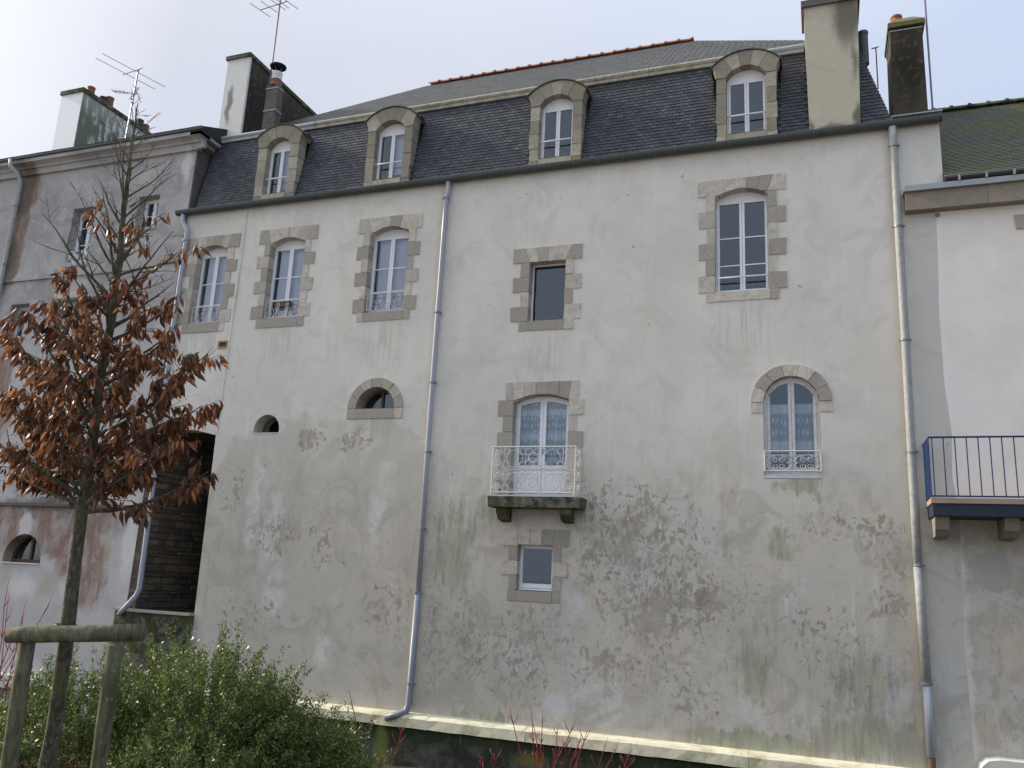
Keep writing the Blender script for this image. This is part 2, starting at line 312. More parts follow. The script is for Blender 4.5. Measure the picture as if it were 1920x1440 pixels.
MAT['pipe_dark'] = simple('dark_pipe', (.20, .22, .26), .45, 0, .5, .4, (.13, .13, .13), 4)
MAT['pipe_old'] = simple('weathered_pipe', (.34, .35, .35), .6, 0, .4, .6, (.20, .20, .185), 14, .4)
MAT['white'] = simple('white_pvc', (.78, .79, .82), .35, 0, .5, .12, (.55, .55, .52), 7)
MAT['oldwhite'] = simple('old_white_paint', (.60, .60, .60), .6, 0, .4, .5, (.38, .37, .34), 12)
MAT['iron_white'] = simple('white_iron', (.62, .62, .60), .5, 0, .4, .35, (.34, .30, .25), 25)
MAT['iron_blue'] = simple('blue_iron', (.013, .034, .10), .75, 0, .15, .2, (.02, .04, .09), 10)
MAT['navy'] = simple('navy_beam', (.02, .028, .045), .6, 0, .3, .4, (.04, .04, .035), 6)
MAT['iron_green'] = simple('green_iron', (.05, .13, .13), .5)
MAT['dark'] = simple('dark_room', (.012, .012, .014), .9, spec=.0)
MAT['blind'] = simple('pale_blind', (.62, .63, .74), .9, spec=.1)
MAT['brownwood'] = simple('brown_wood', (.10, .055, .035), .6, dirt=.4, dcol=(.2, .15, .12), sc=20)
MAT['terracotta'] = simple('terracotta', (.32, .115, .06), .8, dirt=.7, dcol=(.12, .07, .045), sc=5, bump=.3)
MAT['dull_terracotta'] = simple('dull_terracotta', (.22, .085, .055), .85, dirt=.5, dcol=(.09, .055, .04), sc=5)
MAT['cement'] = simple('dark_cement', (.115, .105, .095), .9, dirt=.6, dcol=(.06, .055, .045), sc=4, bump=.3)
MAT['tan'] = simple('tan_vent', (.42, .27, .13), .8, dirt=.3)
MAT['brownstone'] = stone('brown_cornice_stone', (.30, .265, .21), (.24, .21, .17), .15)
MAT['cream'] = simple('cream_coping', (.70, .67, .50), .85, 0, .2, .75, (.38, .36, .19), 2.6, .6)
MAT['pinkslab'] = simple('pinkish_slab', (.36, .27, .22), .8, dirt=.3, dcol=(.2, .15, .12), sc=5)
MAT['black'] = simple('black_metal', (.02, .02, .022), .5)
MAT['alu'] = simple('dull_aluminium', (.20, .17, .20), .4, .4)
MAT['strap'] = simple('rubber_strap', (.03, .03, .03), .7)

def bald():
    s = N('mossy_wall'); X, Y, Z = s.z()
    n1 = s.noise(1.4, 6, .7, dist=.8); n2 = s.noise(9, 6, .7); st = s.noise(1, 6, .7, stretch=(9, 1, 1.2))
    col = s.mix(s.ramp(n1, .4, .6), (.035, .035, .03), (.10, .10, .085))
    col = s.mix(s.ramp(s.math('ADD', Z, s.math('MULTIPLY', n2, .7)), -1.35, -.9, 0, .85), col, (.022, .035, .012))
    col = s.mix(s.ramp(st, .56, .7, 0, .5), col, (.16, .165, .14))
    g = s.ell([(-8.0, -1.7, .22, .8, 1.5), (-5.0, -1.5, .6, .25, .8)], s.warp(4, .2)); col = s.mix(s.ramp(g, .2, .7, 0, .8), col, (.13, .17, .04))
    return s.done(col, .95, s.bump(n2, .8, .03), spec=.15)
MAT['bald'] = bald()
def streaky(name, a, dirtc, lst, k=.8, sx=6, sz=.6, moss=None, thr=(.5, .9)):
    s = N(name); st = s.noise(1, 6, .7, stretch=(sx, sx, sz)); n2 = s.noise(7, 6, .7); n3 = s.noise(45, 3)
    m = s.ell(lst, s.warp(3, .3, 5)); col = s.mix(s.ramp(n2, .4, .65, 0, .25), a, tuple(x*.75 for x in a))
    col = s.mix(s.math('MULTIPLY', s.ramp(s.math('ADD', m, s.math('MULTIPLY', st, .6)), thr[0], thr[1]), k), col, dirtc)
    if moss: col = s.mix(s.ramp(n2, .52, .62, 0, .7), col, moss)
    return s.done(col, .9, s.bump(n2, .4, .012, s.bump(n3, .3, .004)), spec=.2)
MAT['chim_right'] = streaky('stained_chimney_render', (.46, .43, .34), (.085, .08, .055), [(.75, 12.6, .45, 1.2, 1.3), (.5, 13.0, .3, .7, .8), (.85, 11.6, .14, 1.0, .8), (.42, 10.17, .6, .2, 1.2), (.85, 10.35, .16, .45, 1.5), (0, 10.3, .12, .35, .9)], .8, 7, 1.0, None, (.45, 1.25))
MAT['chim_white'] = streaky('white_chimney_render', (.66, .66, .63), (.14, .145, .11), [(-14.35, 13.4, .17, .9, 1.3)], .8, 5, 1.0, None, (.6, 1.2))
MAT['chim_dark'] = streaky('black_mossy_render', (.085, .075, .06), (.02, .02, .016), [(-14, 13, 3, 4, 1.2), (1.9, 12, 1.2, 3, 1.0)], .85, 6, 1.6, (.13, .095, .025), (.75, 1.25))
def chimA():
    s = N('green_streaked_render'); st = s.noise(1, 5, .6, stretch=(1, 5, .6)); X, Y, Z = s.z(); n2 = s.noise(2.2, 5, .6)
    a = s.math('ADD', st, s.math('MULTIPLY', n2, .5))
    br = s.n('ShaderNodeTexBrick'); 
    col = s.mix(s.ramp(s.math('ADD', a, s.ramp(Y, 4.6, 2.2, -.1, .12)), .70, .86), (.56, .57, .52), (.15, .16, .11))
    col = s.mix(s.ramp(Z, 15.0, 15.8, 0, .35), col, (.62, .62, .58))
    return s.done(col, .9)
MAT['chimA_side'] = chimA()
MAT['roof_moss_cap'] = simple('mossy_cap', (.14, .13, .05), .95, dirt=.6, dcol=(.06, .055, .03), sc=8, bump=.6)

def lace(name, rows):
    s = N(name); X, Y, Z = s.z()
    sep = s.n('ShaderNodeCombineXYZ'); s.l(s.math('MULTIPLY', X, 8.5), sep.inputs[0]); s.l(s.math('MULTIPLY', Z, rows), sep.inputs[1])
    vo = s.n('ShaderNodeTexVoronoi'); vo.inputs['Randomness'].default_value = .25; vo.inputs['Scale'].default_value = 1.6; s.l(sep.outputs[0], vo.inputs['Vector'])
    band = s.ramp(s.math('SINE', s.math('MULTIPLY', Z, rows*PI)), .6, .85)
    vl = s.ramp(s.math('ABSOLUTE', s.math('SINE', s.math('MULTIPLY', X, 26.7))), .14, .06)
    col = s.mix(s.math('MAXIMUM', s.ramp(vo.outputs['Distance'], .34, .22), s.math('MULTIPLY', vl, .8)), (.30, .37, .45), (.70, .77, .82))
    col = s.mix(band, col, (.68, .74, .79))
    fx = s.ramp(s.noise(1.2, 3, stretch=(8, 1, .3)), .3, .7, .7, 1.1)
    col = s.mix(1, col, fx, 'MULTIPLY')
    return s.done(col, .9, spec=.1)
MAT['lace'] = lace('lace_curtain', 3.0); MAT['lace2'] = lace('lace_curtain_bands', 4.2)

def glass(name, tint=(.93, .95, .97), k=2.1, floor=.045):
    s = N(name); fr = s.n('ShaderNodeFresnel'); fr.inputs[0].default_value = 1.5
    g = s.n('ShaderNodeBsdfGlossy'); g.inputs['Roughness'].default_value = .02; g.inputs[0].default_value = (.80, .92, 1, 1)
    nb = s.bump(s.noise(1.5, 2), .04, .05); s.l(nb, g.inputs['Normal'])
    t = s.n('ShaderNodeBsdfTransparent'); t.inputs[0].default_value = tint+(1,)
    m = s.n('ShaderNodeMixShader'); s.l(s.math('MULTIPLY_ADD', fr.outputs[0], k, floor, clamp=True), m.inputs[0]); s.l(t.outputs[0], m.inputs[1]); s.l(g.outputs[0], m.inputs[2])
    s.l(m.outputs[0], s.o.inputs[0]); return s.m
MAT['glass'] = glass('window_glass')

def bark():
    s = N('tree_bark'); n = s.noise(22, 6, .65, stretch=(2.2, 2.2, .8)); n2 = s.noise(8, 4)
    col = s.mix(s.ramp(n, .4, .65), (.055, .05, .036), (.13, .12, .085)); col = s.mix(s.ramp(n2, .5, .68, 0, .7), col, (.10, .11, .05))
    col = s.mix(s.ramp(s.noise(55, 2), .66, .72, 0, .8), col, (.30, .29, .24))
    return s.done(col, .9, s.bump(n, .8, .008), spec=.2)
MAT['bark'] = bark()
def wood():
    s = N('green_treated_wood'); n = s.noise(9, 5, .6, stretch=(3, 3, .6)); n2 = s.noise(5, 4)
    col = s.mix(s.ramp(n, .38, .65), (.15, .14, .085), (.075, .078, .048)); col = s.mix(s.ramp(n2, .5, .7, 0, .6), col, (.07, .085, .035))
    col = s.mix(s.ramp(s.noise(30, 4), .6, .72, 0, .5), col, (.30, .28, .18))
    return s.done(s.mix(s.ramp(s.noise(30, 5, .6, stretch=(4, 4, .5)), .52, .62, 0, .6), col, (.045, .045, .03)), .85, s.bump(n, .8, .008), spec=.2)
MAT['wood'] = wood()
def leafmat(name, cols, tr, attr=True, rough=.45, spec=.4):
    s = N(name)
    if attr:
        a = s.n('ShaderNodeAttribute'); a.attribute_name = 'var'; rnd = a.outputs['Fac']
    else: rnd = s.n('ShaderNodeObjectInfo').outputs['Random']
    r_ = s.n('ShaderNodeValToRGB'); s.l(rnd, r_.inputs[0]); el = r_.color_ramp.elements
    while len(el) < len(cols): el.new(.5)
    for i, c in enumerate(cols): el[i].position = i/(len(cols)-1); el[i].color = c+(1,)
    return s.done(r_.outputs[0], rough, None, 0, spec, tr)
BR = [(.06, .027, .018), (.12, .045, .022), (.18, .068, .028), (.13, .065, .038), (.27, .105, .04), (.42, .20, .085)]
MAT['leaf'] = leafmat('brown_leaf', BR, .35, False); MAT['leaves'] = leafmat('brown_leaves', BR, .35, True)
MAT['shrubleaf'] = leafmat('shrub_leaf', [(.045, .075, .018), (.075, .12, .026), (.125, .165, .036), (.21, .24, .06)], .3, True, .35, .5)
MAT['flower'] = leafmat('small_flower', [(.75, .72, .68), (.8, .75, .7), (.55, .12, .17)], .2, True)
MAT['redstem'] = simple('red_stem', (.27, .03, .04), .5, dirt=.3, dcol=(.2, .03, .03), sc=20)
MAT['stem'] = simple('shrub_stem', (.07, .06, .04), .8)

def soil():
    s = N('soil'); n = s.noise(2, 6, .7); n2 = s.noise(18, 6, .7)
    col = s.mix(s.ramp(n, .4, .6), (.075, .045, .03), (.05, .055, .025)); col = s.mix(s.ramp(n2, .5, .65, 0, .6), col, (.13, .07, .045))
    X, Y, Z = s.z(); col = s.mix(s.ramp(s.math('ADD', Y, n), -12.6, -13.2), col, s.mix(s.ramp(n2, .4, .6), (.36, .33, .28), (.27, .25, .22)))  # unseen pale gravel behind the camera, added to bounce light onto the facade
    return s.done(col, .95, s.bump(n2, .8, .04), spec=.1)
MAT['soil'] = soil()

# ------------------------------------------------------------------ mesh helpers
class MB:
    def __init__(s): s.v = []; s.f = []; s.var = None
    def add(s, vs, fs):
        b = len(s.v); s.v += [tuple(v) for v in vs]; s.f += [tuple(b+i for i in f) for f in fs]; return s
    def box(s, x0, x1, y0, y1, z0, z1):
        return s.add([(x0, y0, z0), (x1, y0, z0), (x1, y1, z0), (x0, y1, z0), (x0, y0, z1), (x1, y0, z1), (x1, y1, z1), (x0, y1, z1)],
                     [(0, 1, 5, 4), (1, 2, 6, 5), (2, 3, 7, 6), (3, 0, 4, 7), (4, 5, 6, 7), (3, 2, 1, 0)])
    def prism(s, poly, y0, y1, inset=0.0, dep=.01):
        """polygon in XZ (counter-clockwise from the front) from y0 (front) to y1 with a chamfered front edge"""
        n = len(poly); cx = sum(p[0] for p in poly)/n; cz = sum(p[1] for p in poly)/n
        vs = []
        if inset:
            vs += [(x+(cx-x)*inset*1.3/max(.02, math.hypot(cx-x, cz-z)), y0, z+(cz-z)*inset*1.3/max(.02, math.hypot(cx-x, cz-z))) for x, z in poly]
        if inset and False:
            vs += [(cx+(x-cx)*(1-inset/max(.03, abs(x-cx)+.001)) if abs(x-cx) > inset else cx, y0, cz+(z-cz)*(1-inset/max(.03, abs(z-cz)+.001)) if abs(z-cz) > inset else z) for x, z in poly]
            yy = y0+dep
        else: yy = y0
        vs += [(x, yy, z) for x, z in poly]; vs += [(x, y1, z) for x, z in poly]
        rings = len(vs)//n; fs = [tuple(range(n))]
        for k in range(rings-1):
            for i in range(n):
                j = (i+1) % n; fs.append((k*n+j, k*n+i, (k+1)*n+i, (k+1)*n+j))
        fs.append(tuple(reversed(range((rings-1)*n, rings*n))))
        return s.add(vs, fs)
    def ring(s, o, i, y0, y1):
        n = len(o); vs = [(x, y0, z) for x, z in o]+[(x, y0, z) for x, z in i]+[(x, y1, z) for x, z in o]+[(x, y1, z) for x, z in i]
        fs = []
        for a in range(n):
            b = (a+1) % n
            fs += [(a, b, n+b, n+a), (n+a, n+b, 3*n+b, 3*n+a), (b, a, 2*n+a, 2*n+b), (2*n+b, 2*n+a, 3*n+a, 3*n+b)]
        return s.add(vs, fs)
    def tube(s, pts, rad, n=6, cap=True):
        P = [Vector(p) for p in pts]; m = len(P)
        rs = rad if isinstance(rad, (list, tuple)) else [rad]*m
        t0 = (P[1]-P[0]).normalized(); a = t0.orthogonal().normalized(); vs = []; fs = []
        for i in range(m):
            t = (P[min(i+1, m-1)]-P[max(i-1, 0)])
            t = t.normalized() if t.length > 1e-9 else t0
            a = (a-t*a.dot(t)); a = a.normalized() if a.length > 1e-6 else t.orthogonal().normalized(); b = t.cross(a)
            for k in range(n):
                q = 2*PI*k/n; vs.append(P[i]+(a*math.cos(q)+b*math.sin(q))*rs[i])
        for i in range(m-1):
            for k in range(n):
                l = (k+1) % n; fs.append((i*n+k, i*n+l, (i+1)*n+l, (i+1)*n+k))
        if cap: fs.append(tuple(reversed(range(n)))); fs.append(tuple(range((m-1)*n, m*n)))
        return s.add(vs, fs)
    def lathe(s, cx, cy, prof, n=14):
        vs = []; fs = []
        for (rr_, z) in prof:
            for k in range(n): vs.append((cx+rr_*math.cos(2*PI*k/n), cy+rr_*math.sin(2*PI*k/n), z))
        m = len(prof)
        for i in range(m-1):
            for k in range(n):
                l = (k+1) % n; fs.append((i*n+k, i*n+l, (i+1)*n+l, (i+1)*n+k))
        fs.append(tuple(reversed(range(n)))); fs.append(tuple(range((m-1)*n, m*n)))
        return s.add(vs, fs)
    def build(s, name, mat, parent=None, smooth=False):
        me = bpy.data.meshes.new(name); me.from_pydata(s.v, [], s.f)
        if s.var is not None:
            at = me.attributes.new('var', 'FLOAT', 'FACE'); at.data.foreach_set('value', s.var)
        if smooth: me.polygons.foreach_set('use_smooth', [True]*len(me.polygons))
        me.materials.append(MAT[mat] if isinstance(mat, str) else mat); me.update()
        return link(name, me, parent)
def link(name, me, parent=None):
    o = bpy.data.objects.new(name, me); C.objects.link(o)
    if parent is not None: o.parent = parent; o.matrix_parent_inverse = parent_inv(parent)
    return o
def parent_inv(p):
    m = Matrix.Identity(4); q = p
    while q is not None: m = Matrix.Translation(q.location) @ m; q = q.parent if not q.parent else q.parent
    return Matrix.Identity(4)
def thing(name, label, cat, group=None):
    o = bpy.data.objects.new(name, None); C.objects.link(o); tag(o, label, cat, group); return o
def tag(o, label, cat, group=None):
    o['label'] = label; o['category'] = cat; o['kind'] = 'thing'
    if group: o['group'] = group
def part(name, parent): 
    o = bpy.data.objects.new(name, None); C.objects.link(o); o.parent = parent; return o
def J(a): return random.uniform(-a, a)

def arc(x0, x1, zs, crown, n=8):
    """points of a segmental arch from right (x1, zs) to left (x0, zs)"""
    h = crown-zs; w_ = (x1-x0)/2; cx = (x0+x1)/2
    if h < 1e-4: return [(x1+(x0-x1)*i/n, zs) for i in range(n+1)]
    rad = (w_*w_+h*h)/(2*h); cz = crown-rad; a = math.asin(min(1, w_/rad))
    if h > w_*.999: a = PI/2
    return [(cx+rad*math.sin(a-2*a*i/n), cz+rad*math.cos(a-2*a*i/n)) for i in range(n+1)]
def top_at(x, x0, x1, zs, crown):
    h = crown-zs; w_ = (x1-x0)/2; cx = (x0+x1)/2
    if h < 1e-4: return zs
    rad = (w_*w_+h*h)/(2*h); cz = crown-rad; d = min(abs(x-cx), rad)
    return max(zs, cz+math.sqrt(max(0, rad*rad-d*d)))
def opening(x0, x1, z0, zs, crown, n=8): return [(x0, z0), (x1, z0)]+arc(x0, x1, zs, crown, n)

def wall(name, outer, holes, mat, parent, y=0., thick=.42):
    polys = [outer]+holes
    tri = tessellate_polygon([[Vector((x, z, 0)) for x, z in p] for p in polys])
    flat = [q for p in polys for q in p]; vs = [(x, y, z) for x, z in flat]; fs = []
    for t in tri:
        a, b, c = [Vector(flat[i]+(0,)) for i in t]
        fs.append(t if (b-a).cross(c-a).z > 0 else tuple(reversed(t)))
    m = MB().add(vs, fs); k = 0
    for p in polys:
        n = len(p); b = [(x, y, z) for x, z in p]+[(x, y+thick, z) for x, z in p]
        m.add(b, [(i, (i+1) % n, n+(i+1) % n, n+i) for i in range(n)])
    return m.build(name, mat, parent)

def stone_box(w_, x0, x1, z0, z1, mat, y0=-.016, y1=.24, j=.007, name='stone'):
    g = .0035
    poly = [(x0+g+J(j), z0+g+J(j)), (x1-g+J(j), z0+g+J(j)), (x1-g+J(j), z1-g+J(j)), (x0+g+J(j), z1-g+J(j))]
    return MB().prism(poly, y0+J(.006), y1, .009, .009).build(name, mat, w_)

def lintel(w_, x0, x1, xl, xr, zj, zs, crown, zt, nv, mat, spread=.1, ny0=-.016):
    g = .0025
    def ipts(a, b):      # intrados points from right b to left a
        return [(q, max(zj+g, top_at(q, x0, x1, zs, crown))) for q in (b, (a+b)/2, a)]
    xs = [x0+(x1-x0)*i/nv for i in range(nv+1)]; xt = [x0-spread+(x1-x0+2*spread)*i/nv for i in range(nv+1)]; g = .0025
    for i in range(nv):
        ip = ipts(xs[i]+g, xs[i+1]-g)
        poly = [ip[2], ip[1], ip[0], (xt[i+1]-g, zt+J(.004)), (xt[i]+g, zt+J(.004))]
        MB().prism(poly, ny0+J(.006), .24, .010, .010).build('stone', mat, w_)
    lo = [(x0-g, zs)] if zs > zj+.01 else []
    hi = [(x1+g, zs)] if zs > zj+.01 else []
    MB().prism([(xl, zj+g), (x0-.001, zj+g)]+lo+[(x0-spread-g, zt), (xl+J(.006), zt)], ny0+J(.005), .24, .009, .009).build('stone', mat, w_)
    MB().prism([(x1+.001, zj+g), (xr, zj+g), (xr+J(.006), zt), (x1+spread+g, zt)]+hi, ny0+J(.005), .24, .009, .009).build('stone', mat, w_)

def surround(w_, x0, x1, z0, zs, crown, zt, zj, nrow, lng, sht, zsill, mat='granite', nv=5, first_long=False, xl=None, spread=.1):
    """quoined frame: nrow side stones alternating short and long, flat-topped arch over, sill under"""
    l_ = lng if not isinstance(lng, tuple) else lng[0]; r_ = lng if not isinstance(lng, tuple) else lng[1]
    lintel(w_, x0, x1, max(x0-l_, xl or -99), x1+r_, zj, zs, crown, zt, nv, mat, spread)
    h = (zj-z0)/nrow
    for k in range(nrow):
        isl = (k % 2 == 1) != first_long; zt_ = zj-k*h
        wl = (l_ if isl else sht)+J(.015); wr = (r_ if isl else sht)+J(.015)
        stone_box(w_, max(x0-wl, xl or -99), x0, zt_-h, zt_, mat)
        stone_box(w_, x1, x1+wr, zt_-h, zt_, mat)
    if zsill is not None:
        stone_box(w_, max(x0-sht, xl or -99), x0-.01, zsill, z0, mat); stone_box(w_, x1+.01, x1+sht, zsill, z0, mat)
        stone_box(w_, x0-.01, x1+.01, zsill, z0, mat, y1=.3)

def casement(w_, x0, x1, z0, zs, crown, y=.2, bars=(), mat='white', fw=.05, lw=.045, leaves=2, bottom=None, blind=None, depth=.9, glassm='glass', curtain=None, blind_off=.13, straight=False):
    """fixed frame ring on w_'s own child 'frame', two leaves, glazing bars, panes, dark room behind"""
    bb = bottom or fw
    o = opening(x0, x1, z0, zs, crown); i = opening(x0+fw, x1-fw, z0+bb, zs-(0 if crown-zs > .05 else fw), crown-fw)
    if straight: i = opening(x0+fw, x1-fw, z0+bb, zs-.02, zs-.02)
    m = MB().ring(o, i, y-.01, y+.06)
    X0, X1, Z0 = x0+fw, x1-fw, z0+bb
    def T(x): return zs-.02 if straight else top_at(x, X0, X1, zs-(0 if crown-zs > .05 else fw), crown-fw)
    xs = [X0+(X1-X0)*k/leaves for k in range(leaves+1)]
    cells = []
    for k in range(leaves):
        a, b = xs[k]+.003, xs[k+1]-.003; n = 6
        def path(a, b, z, dt): return [(a, z), (b, z)]+[(b+(a-b)*q/n, T(b+(a-b)*q/n)-dt) for q in range(n+1)]
        m.ring(path(a, b, Z0+.003, .003), path(a+lw, b-lw, Z0+lw+.01, lw+.003), y-.02, y+.045)
        zz = [Z0+lw+.01]+[q for q in bars]+[None]
        for q in bars: m.box(a+lw, b-lw, y-.012, y+.02, q-.011, q+.011)
        for q in range(len(zz)-1): cells.append((a+lw, b-lw, zz[q], zz[q+1]))
    fr = m.build('frame', mat, w_)
    for (a, b, za, zb) in cells:
        n = 5
        if zb is None: poly = [(a, za), (b, za)]+[(b+(a-b)*q/n, T(b+(a-b)*q/n)-lw) for q in range(n+1)]
        else: poly = [(a, za), (b, za), (b, zb), (a, zb)]
        MB().add([(x, y+.006, z) for x, z in poly], [tuple(range(len(poly)))]).build('pane', glassm, w_)
    rm = MB(); a, b, c, d = x0-.25, x1+.25, z0-.1, crown+.15
    rm.add([(a, y+.07, c), (b, y+.07, c), (b, y+.07, d), (a, y+.07, d), (a, y+depth, c), (b, y+depth, c), (b, y+depth, d), (a, y+depth, d)],
           [(4, 5, 6, 7), (0, 4, 7, 3), (1, 2, 6, 5), (0, 1, 5, 4), (3, 7, 6, 2)])
    rm.build('room', 'dark', w_)
    if blind:
        MB().add([(x0+blind_off, y+.12, z0), (x1, y+.12, z0), (x1, y+.12, crown), (x0+blind_off, y+.12, crown)], [(0, 1, 2, 3)]).build('blind', blind, w_)
    if curtain:
        cm, ctop, cbot = curtain; n = 60; vs = []; fs = []
        for q in range(n+1):
            x = x0+.02+(x1-x0-.04)*q/n; yy = y+.09+.006*math.sin(q*.9)+.003*math.sin(q*2.1)
            vs += [(x, yy, cbot), (x, yy, min(ctop, top_at(x, x0, x1, zs, crown)))]
        fs = [(2*q, 2*q+2, 2*q+3, 2*q+1) for q in range(n)]
        MB().add(vs, fs).build('curtain', cm, w_)
    return fr

def spiral(cx, cz, r0, r1, a0, turns, n=18, y=0.):
    return [(cx+(r0+(r1-r0)*i/n)*math.cos(a0+2*PI*turns*i/n), y, cz+(r0+(r1-r0)*i/n)*math.sin(a0+2*PI*turns*i/n)) for i in range(n+1)]
def circle(cx, cz, rad, y, n=16): return [(cx+rad*math.cos(2*PI*i/n), y, cz+rad*math.sin(2*PI*i/n)) for i in range(n+1)]

# ------------------------------------------------------------------ ground
def gz(x, y):
    t = min(1, max(0, (y+9.2)/3.4)); t = t*t*(3-2*t)
    z = -1.9*t
    if y > 1: z = -1.9
    if x < -2 and y < -3: z += .0
    return z+.05*math.sin(x*1.7+y*.9)+.04*math.sin(x*.6-y*2.1)
gx = sorted(set([-1500, -600, -200, -90, -50] + [round(-30+i*.7, 2) for i in range(72)] + [30, 60, 120, 400, 1500]))
gy = sorted(set([-1500, -500, -150, -60, -35] + [round(-25+i*.6, 2) for i in range(50)] + [8, 20, 60, 200, 1500]))
m = MB(); m.v = [(x, y, gz(x, y) if abs(x) < 40 and -30 < y < 10 else (-1.9 if y > -5 else 0)) for y in gy for x in gx]
nx = len(gx); m.f = [(j*nx+i, j*nx+i+1, (j+1)*nx+i+1, (j+1)*nx+i) for j in range(len(gy)-1) for i in range(nx-1)]
g = m.build('ground', 'soil', None, True); g['kind'] = 'structure'

# ------------------------------------------------------------------ main building
B = thing('rendered_building', 'long pale lime rendered building with slate mansard roof, four stone dormers and granite framed windows', 'building')
W = dict(w1=(-14.13, -13.24), w2=(-12.02, -11.06), w3=(-9.35, -8.39), w5=(-1.78, -.80))
ZT, ZSILL = 9.39, 6.95
holes = []
e_ = .03
holes.append(opening(W['w1'][0]-e_, W['w1'][1]+e_, 7.18-e_, 8.98, 9.15+e_))
holes.append(opening(W['w2'][0]-e_, W['w2'][1]+e_, 7.18-e_, 8.98, 9.15+e_))
holes.append(opening(W['w3'][0]-e_, W['w3'][1]+e_, 7.16-e_, 8.98, 9.15+e_))
holes.append(opening(W['w5'][0]-e_, W['w5'][1]+e_, 7.08-e_, 9.0, 9.16+e_))
holes.append([(-5.55, 6.70), (-4.72, 6.70), (-4.72, 8.04), (-5.55, 8.04)])                       # fixed window
holes.append(opening(-5.76, -4.55, 3.17, 5.06, 5.21+e_))                                           # balcony door
holes.append([(-5.53, 1.40), (-4.77, 1.40), (-4.77, 2.30), (-5.53, 2.30)])                        # small square window
holes.append(opening(-.95, .005, 3.55, 4.93, 5.405, 14))                                          # round arched window
holes.append(opening(-8.865-.47, -8.865+.47, 4.96, 5.0, 5.47, 14))                                 # half round window
holes.append(opening(-11.89, -11.22, 4.51, 4.57, 4.92, 12))                                        # small vent opening
holes.append([(-13.165, 6.53), (-12.89, 6.53), (-12.89, 6.70), (-13.165, 6.70)])
outer = [(-14.62, 10.12), (-14.56, 4.55), (-14.1, 4.62), (-13.5, 4.60), (-12.9, 4.47), (-12.88, 2.7), (-12.84, -1.3), (2.2, -1.3), (2.2, 10.12)]
wall('wall', outer, holes, 'plaster', B)
# shallow vertical edge where the bridge over the passage meets the main wall
MB().prism([(-12.93, 4.5), (-12.86, 4.5), (-12.80, 9.98), (-12.87, 9.98)], -.014, .02, .01, .012).build('plaster_edge', 'plaster', B)
MB().box(-12.78, 2.2, .42, .5, -1.9, 10.1).build('inner_wall', 'dark', B)
MB().box(1.45, 2.2, .42, 6, 9.0, 10.02).build('gable_wall', 'pink', B)
MB().box(2.15, 2.2, .42, 6, 7, 9.0).build('gable_wall', 'pink', B)

def win(key, x, z0, zs, crown, lng, nrow=6, xl=None, zt=ZT, zsill=ZSILL, zj=9.04, nv=4, bars=(7.68, 8.22), blind='blind'):
    w_ = part('window', B); w_['label'] = key
    surround(w_, x[0], x[1], z0, zs, crown, zt, zj, nrow, lng, .17, zsill, nv=nv, xl=xl)
    casement(w_, x[0]-.03, x[1]+.03, z0-.02, zs, crown, bars=bars, blind=blind, straight=True)
    MB().prism(arc(x[0], x[1], zs-.01, crown, 8)[::-1], .178, .2).build('head_board', 'white', w_) if False else None
    return w_
w1 = win('white french window over the passage arch', W['w1'], 7.18, 8.98, 9.15, (.38, .32), xl=-14.5)
w2 = win('white french window with a brown planter behind its scrolled railing', W['w2'], 7.18, 8.98, 9.15, (.33, .31))
w3 = win('white french window with a scrolled railing beside the pale downpipe', W['w3'], 7.16, 8.98, 9.15, (.31, .31))
w5 = win('tall white french window with a plain rail, high on the right', W['w5'], 7.08, 9.0, 9.16, (.32, .33), zj=9.05, zt=9.375, zsill=6.88, nv=5, bars=(7.66, 8.22), blind=None)

def scroll_rail(w_, x0, x1, z0, z1, y, kind=0, mat='iron_white', rb=.011, rs=.0068):
    m = MB(); m.tube([(x0, y, z1), (x1, y, z1)], rb, 6); m.tube([(x0, y, z0), (x1, y, z0)], rb, 6)
    m.tube([(x0, y, z0), (x0, y, z1)], rb, 6); m.tube([(x1, y, z0), (x1, y, z1)], rb, 6)
    h = z1-z0; n = 2
    if kind == 0:
        for k in range(n):
            a = x0+(x1-x0)*k/n; b = x0+(x1-x0)*(k+1)/n; c = (a+b)/2; q = h*.22
            m.tube([(c, y, z0), (c, y, z0+h*.55)], rs, 4)
            for sg in (-1, 1):
                m.tube([(c+sg*(.01+.13*math.sin(t*PI/2)), y, z0+h*(.05+.75*t)) for t in [i/8 for i in range(9)]], rs, 4)
                m.tube(spiral(c+sg*(.14-q*.5), z0+h*.80, q*.55, q*.1, 0 if sg > 0 else PI, sg*1.2, 14, y), rs, 4)
                m.tube(spiral(c+sg*.16, z0+h*.25, q*.9, q*.15, -PI/2, sg*1.3, 14, y), rs, 4)
                m.tube(spiral(c+sg*.07, z0+h*.55, q*.6, q*.1, PI/2, -sg*1.3, 14, y), rs, 4)
    else:
        mid = z0+h*.8; m.tube([(x0, y, mid), (x1, y, mid)], rs, 4)
        for k in range(n):
            a = x0+(x1-x0)*k/n+.03; b = x0+(x1-x0)*(k+1)/n-.03; c = (a+b)/2; q = .075
            for sg in (-1, 1):
                m.tube(spiral(c+sg*.055, z0+.075, .06, .015, -PI/2, sg*1.4, 16, y), rs, 4)
                m.tube(spiral(c+sg*.055, mid-.075, .06, .015, PI/2, -sg*1.4, 16, y), rs, 4)
                m.tube([(c+sg*(.055+.0), y, z0+.012), (c+sg*.15, y, z0+.03), (c+sg*.19, y, z0+.09), (c+sg*.16, y, z0+.15), (c+sg*.14, y, (z0+mid)/2),
                        (c+sg*.16, y, mid-.15), (c+sg*.19, y, mid-.09), (c+sg*.15, y, mid-.03), (c+sg*.055, y, mid-.012)], rs, 5)
    return m.build('railing', mat, w_)
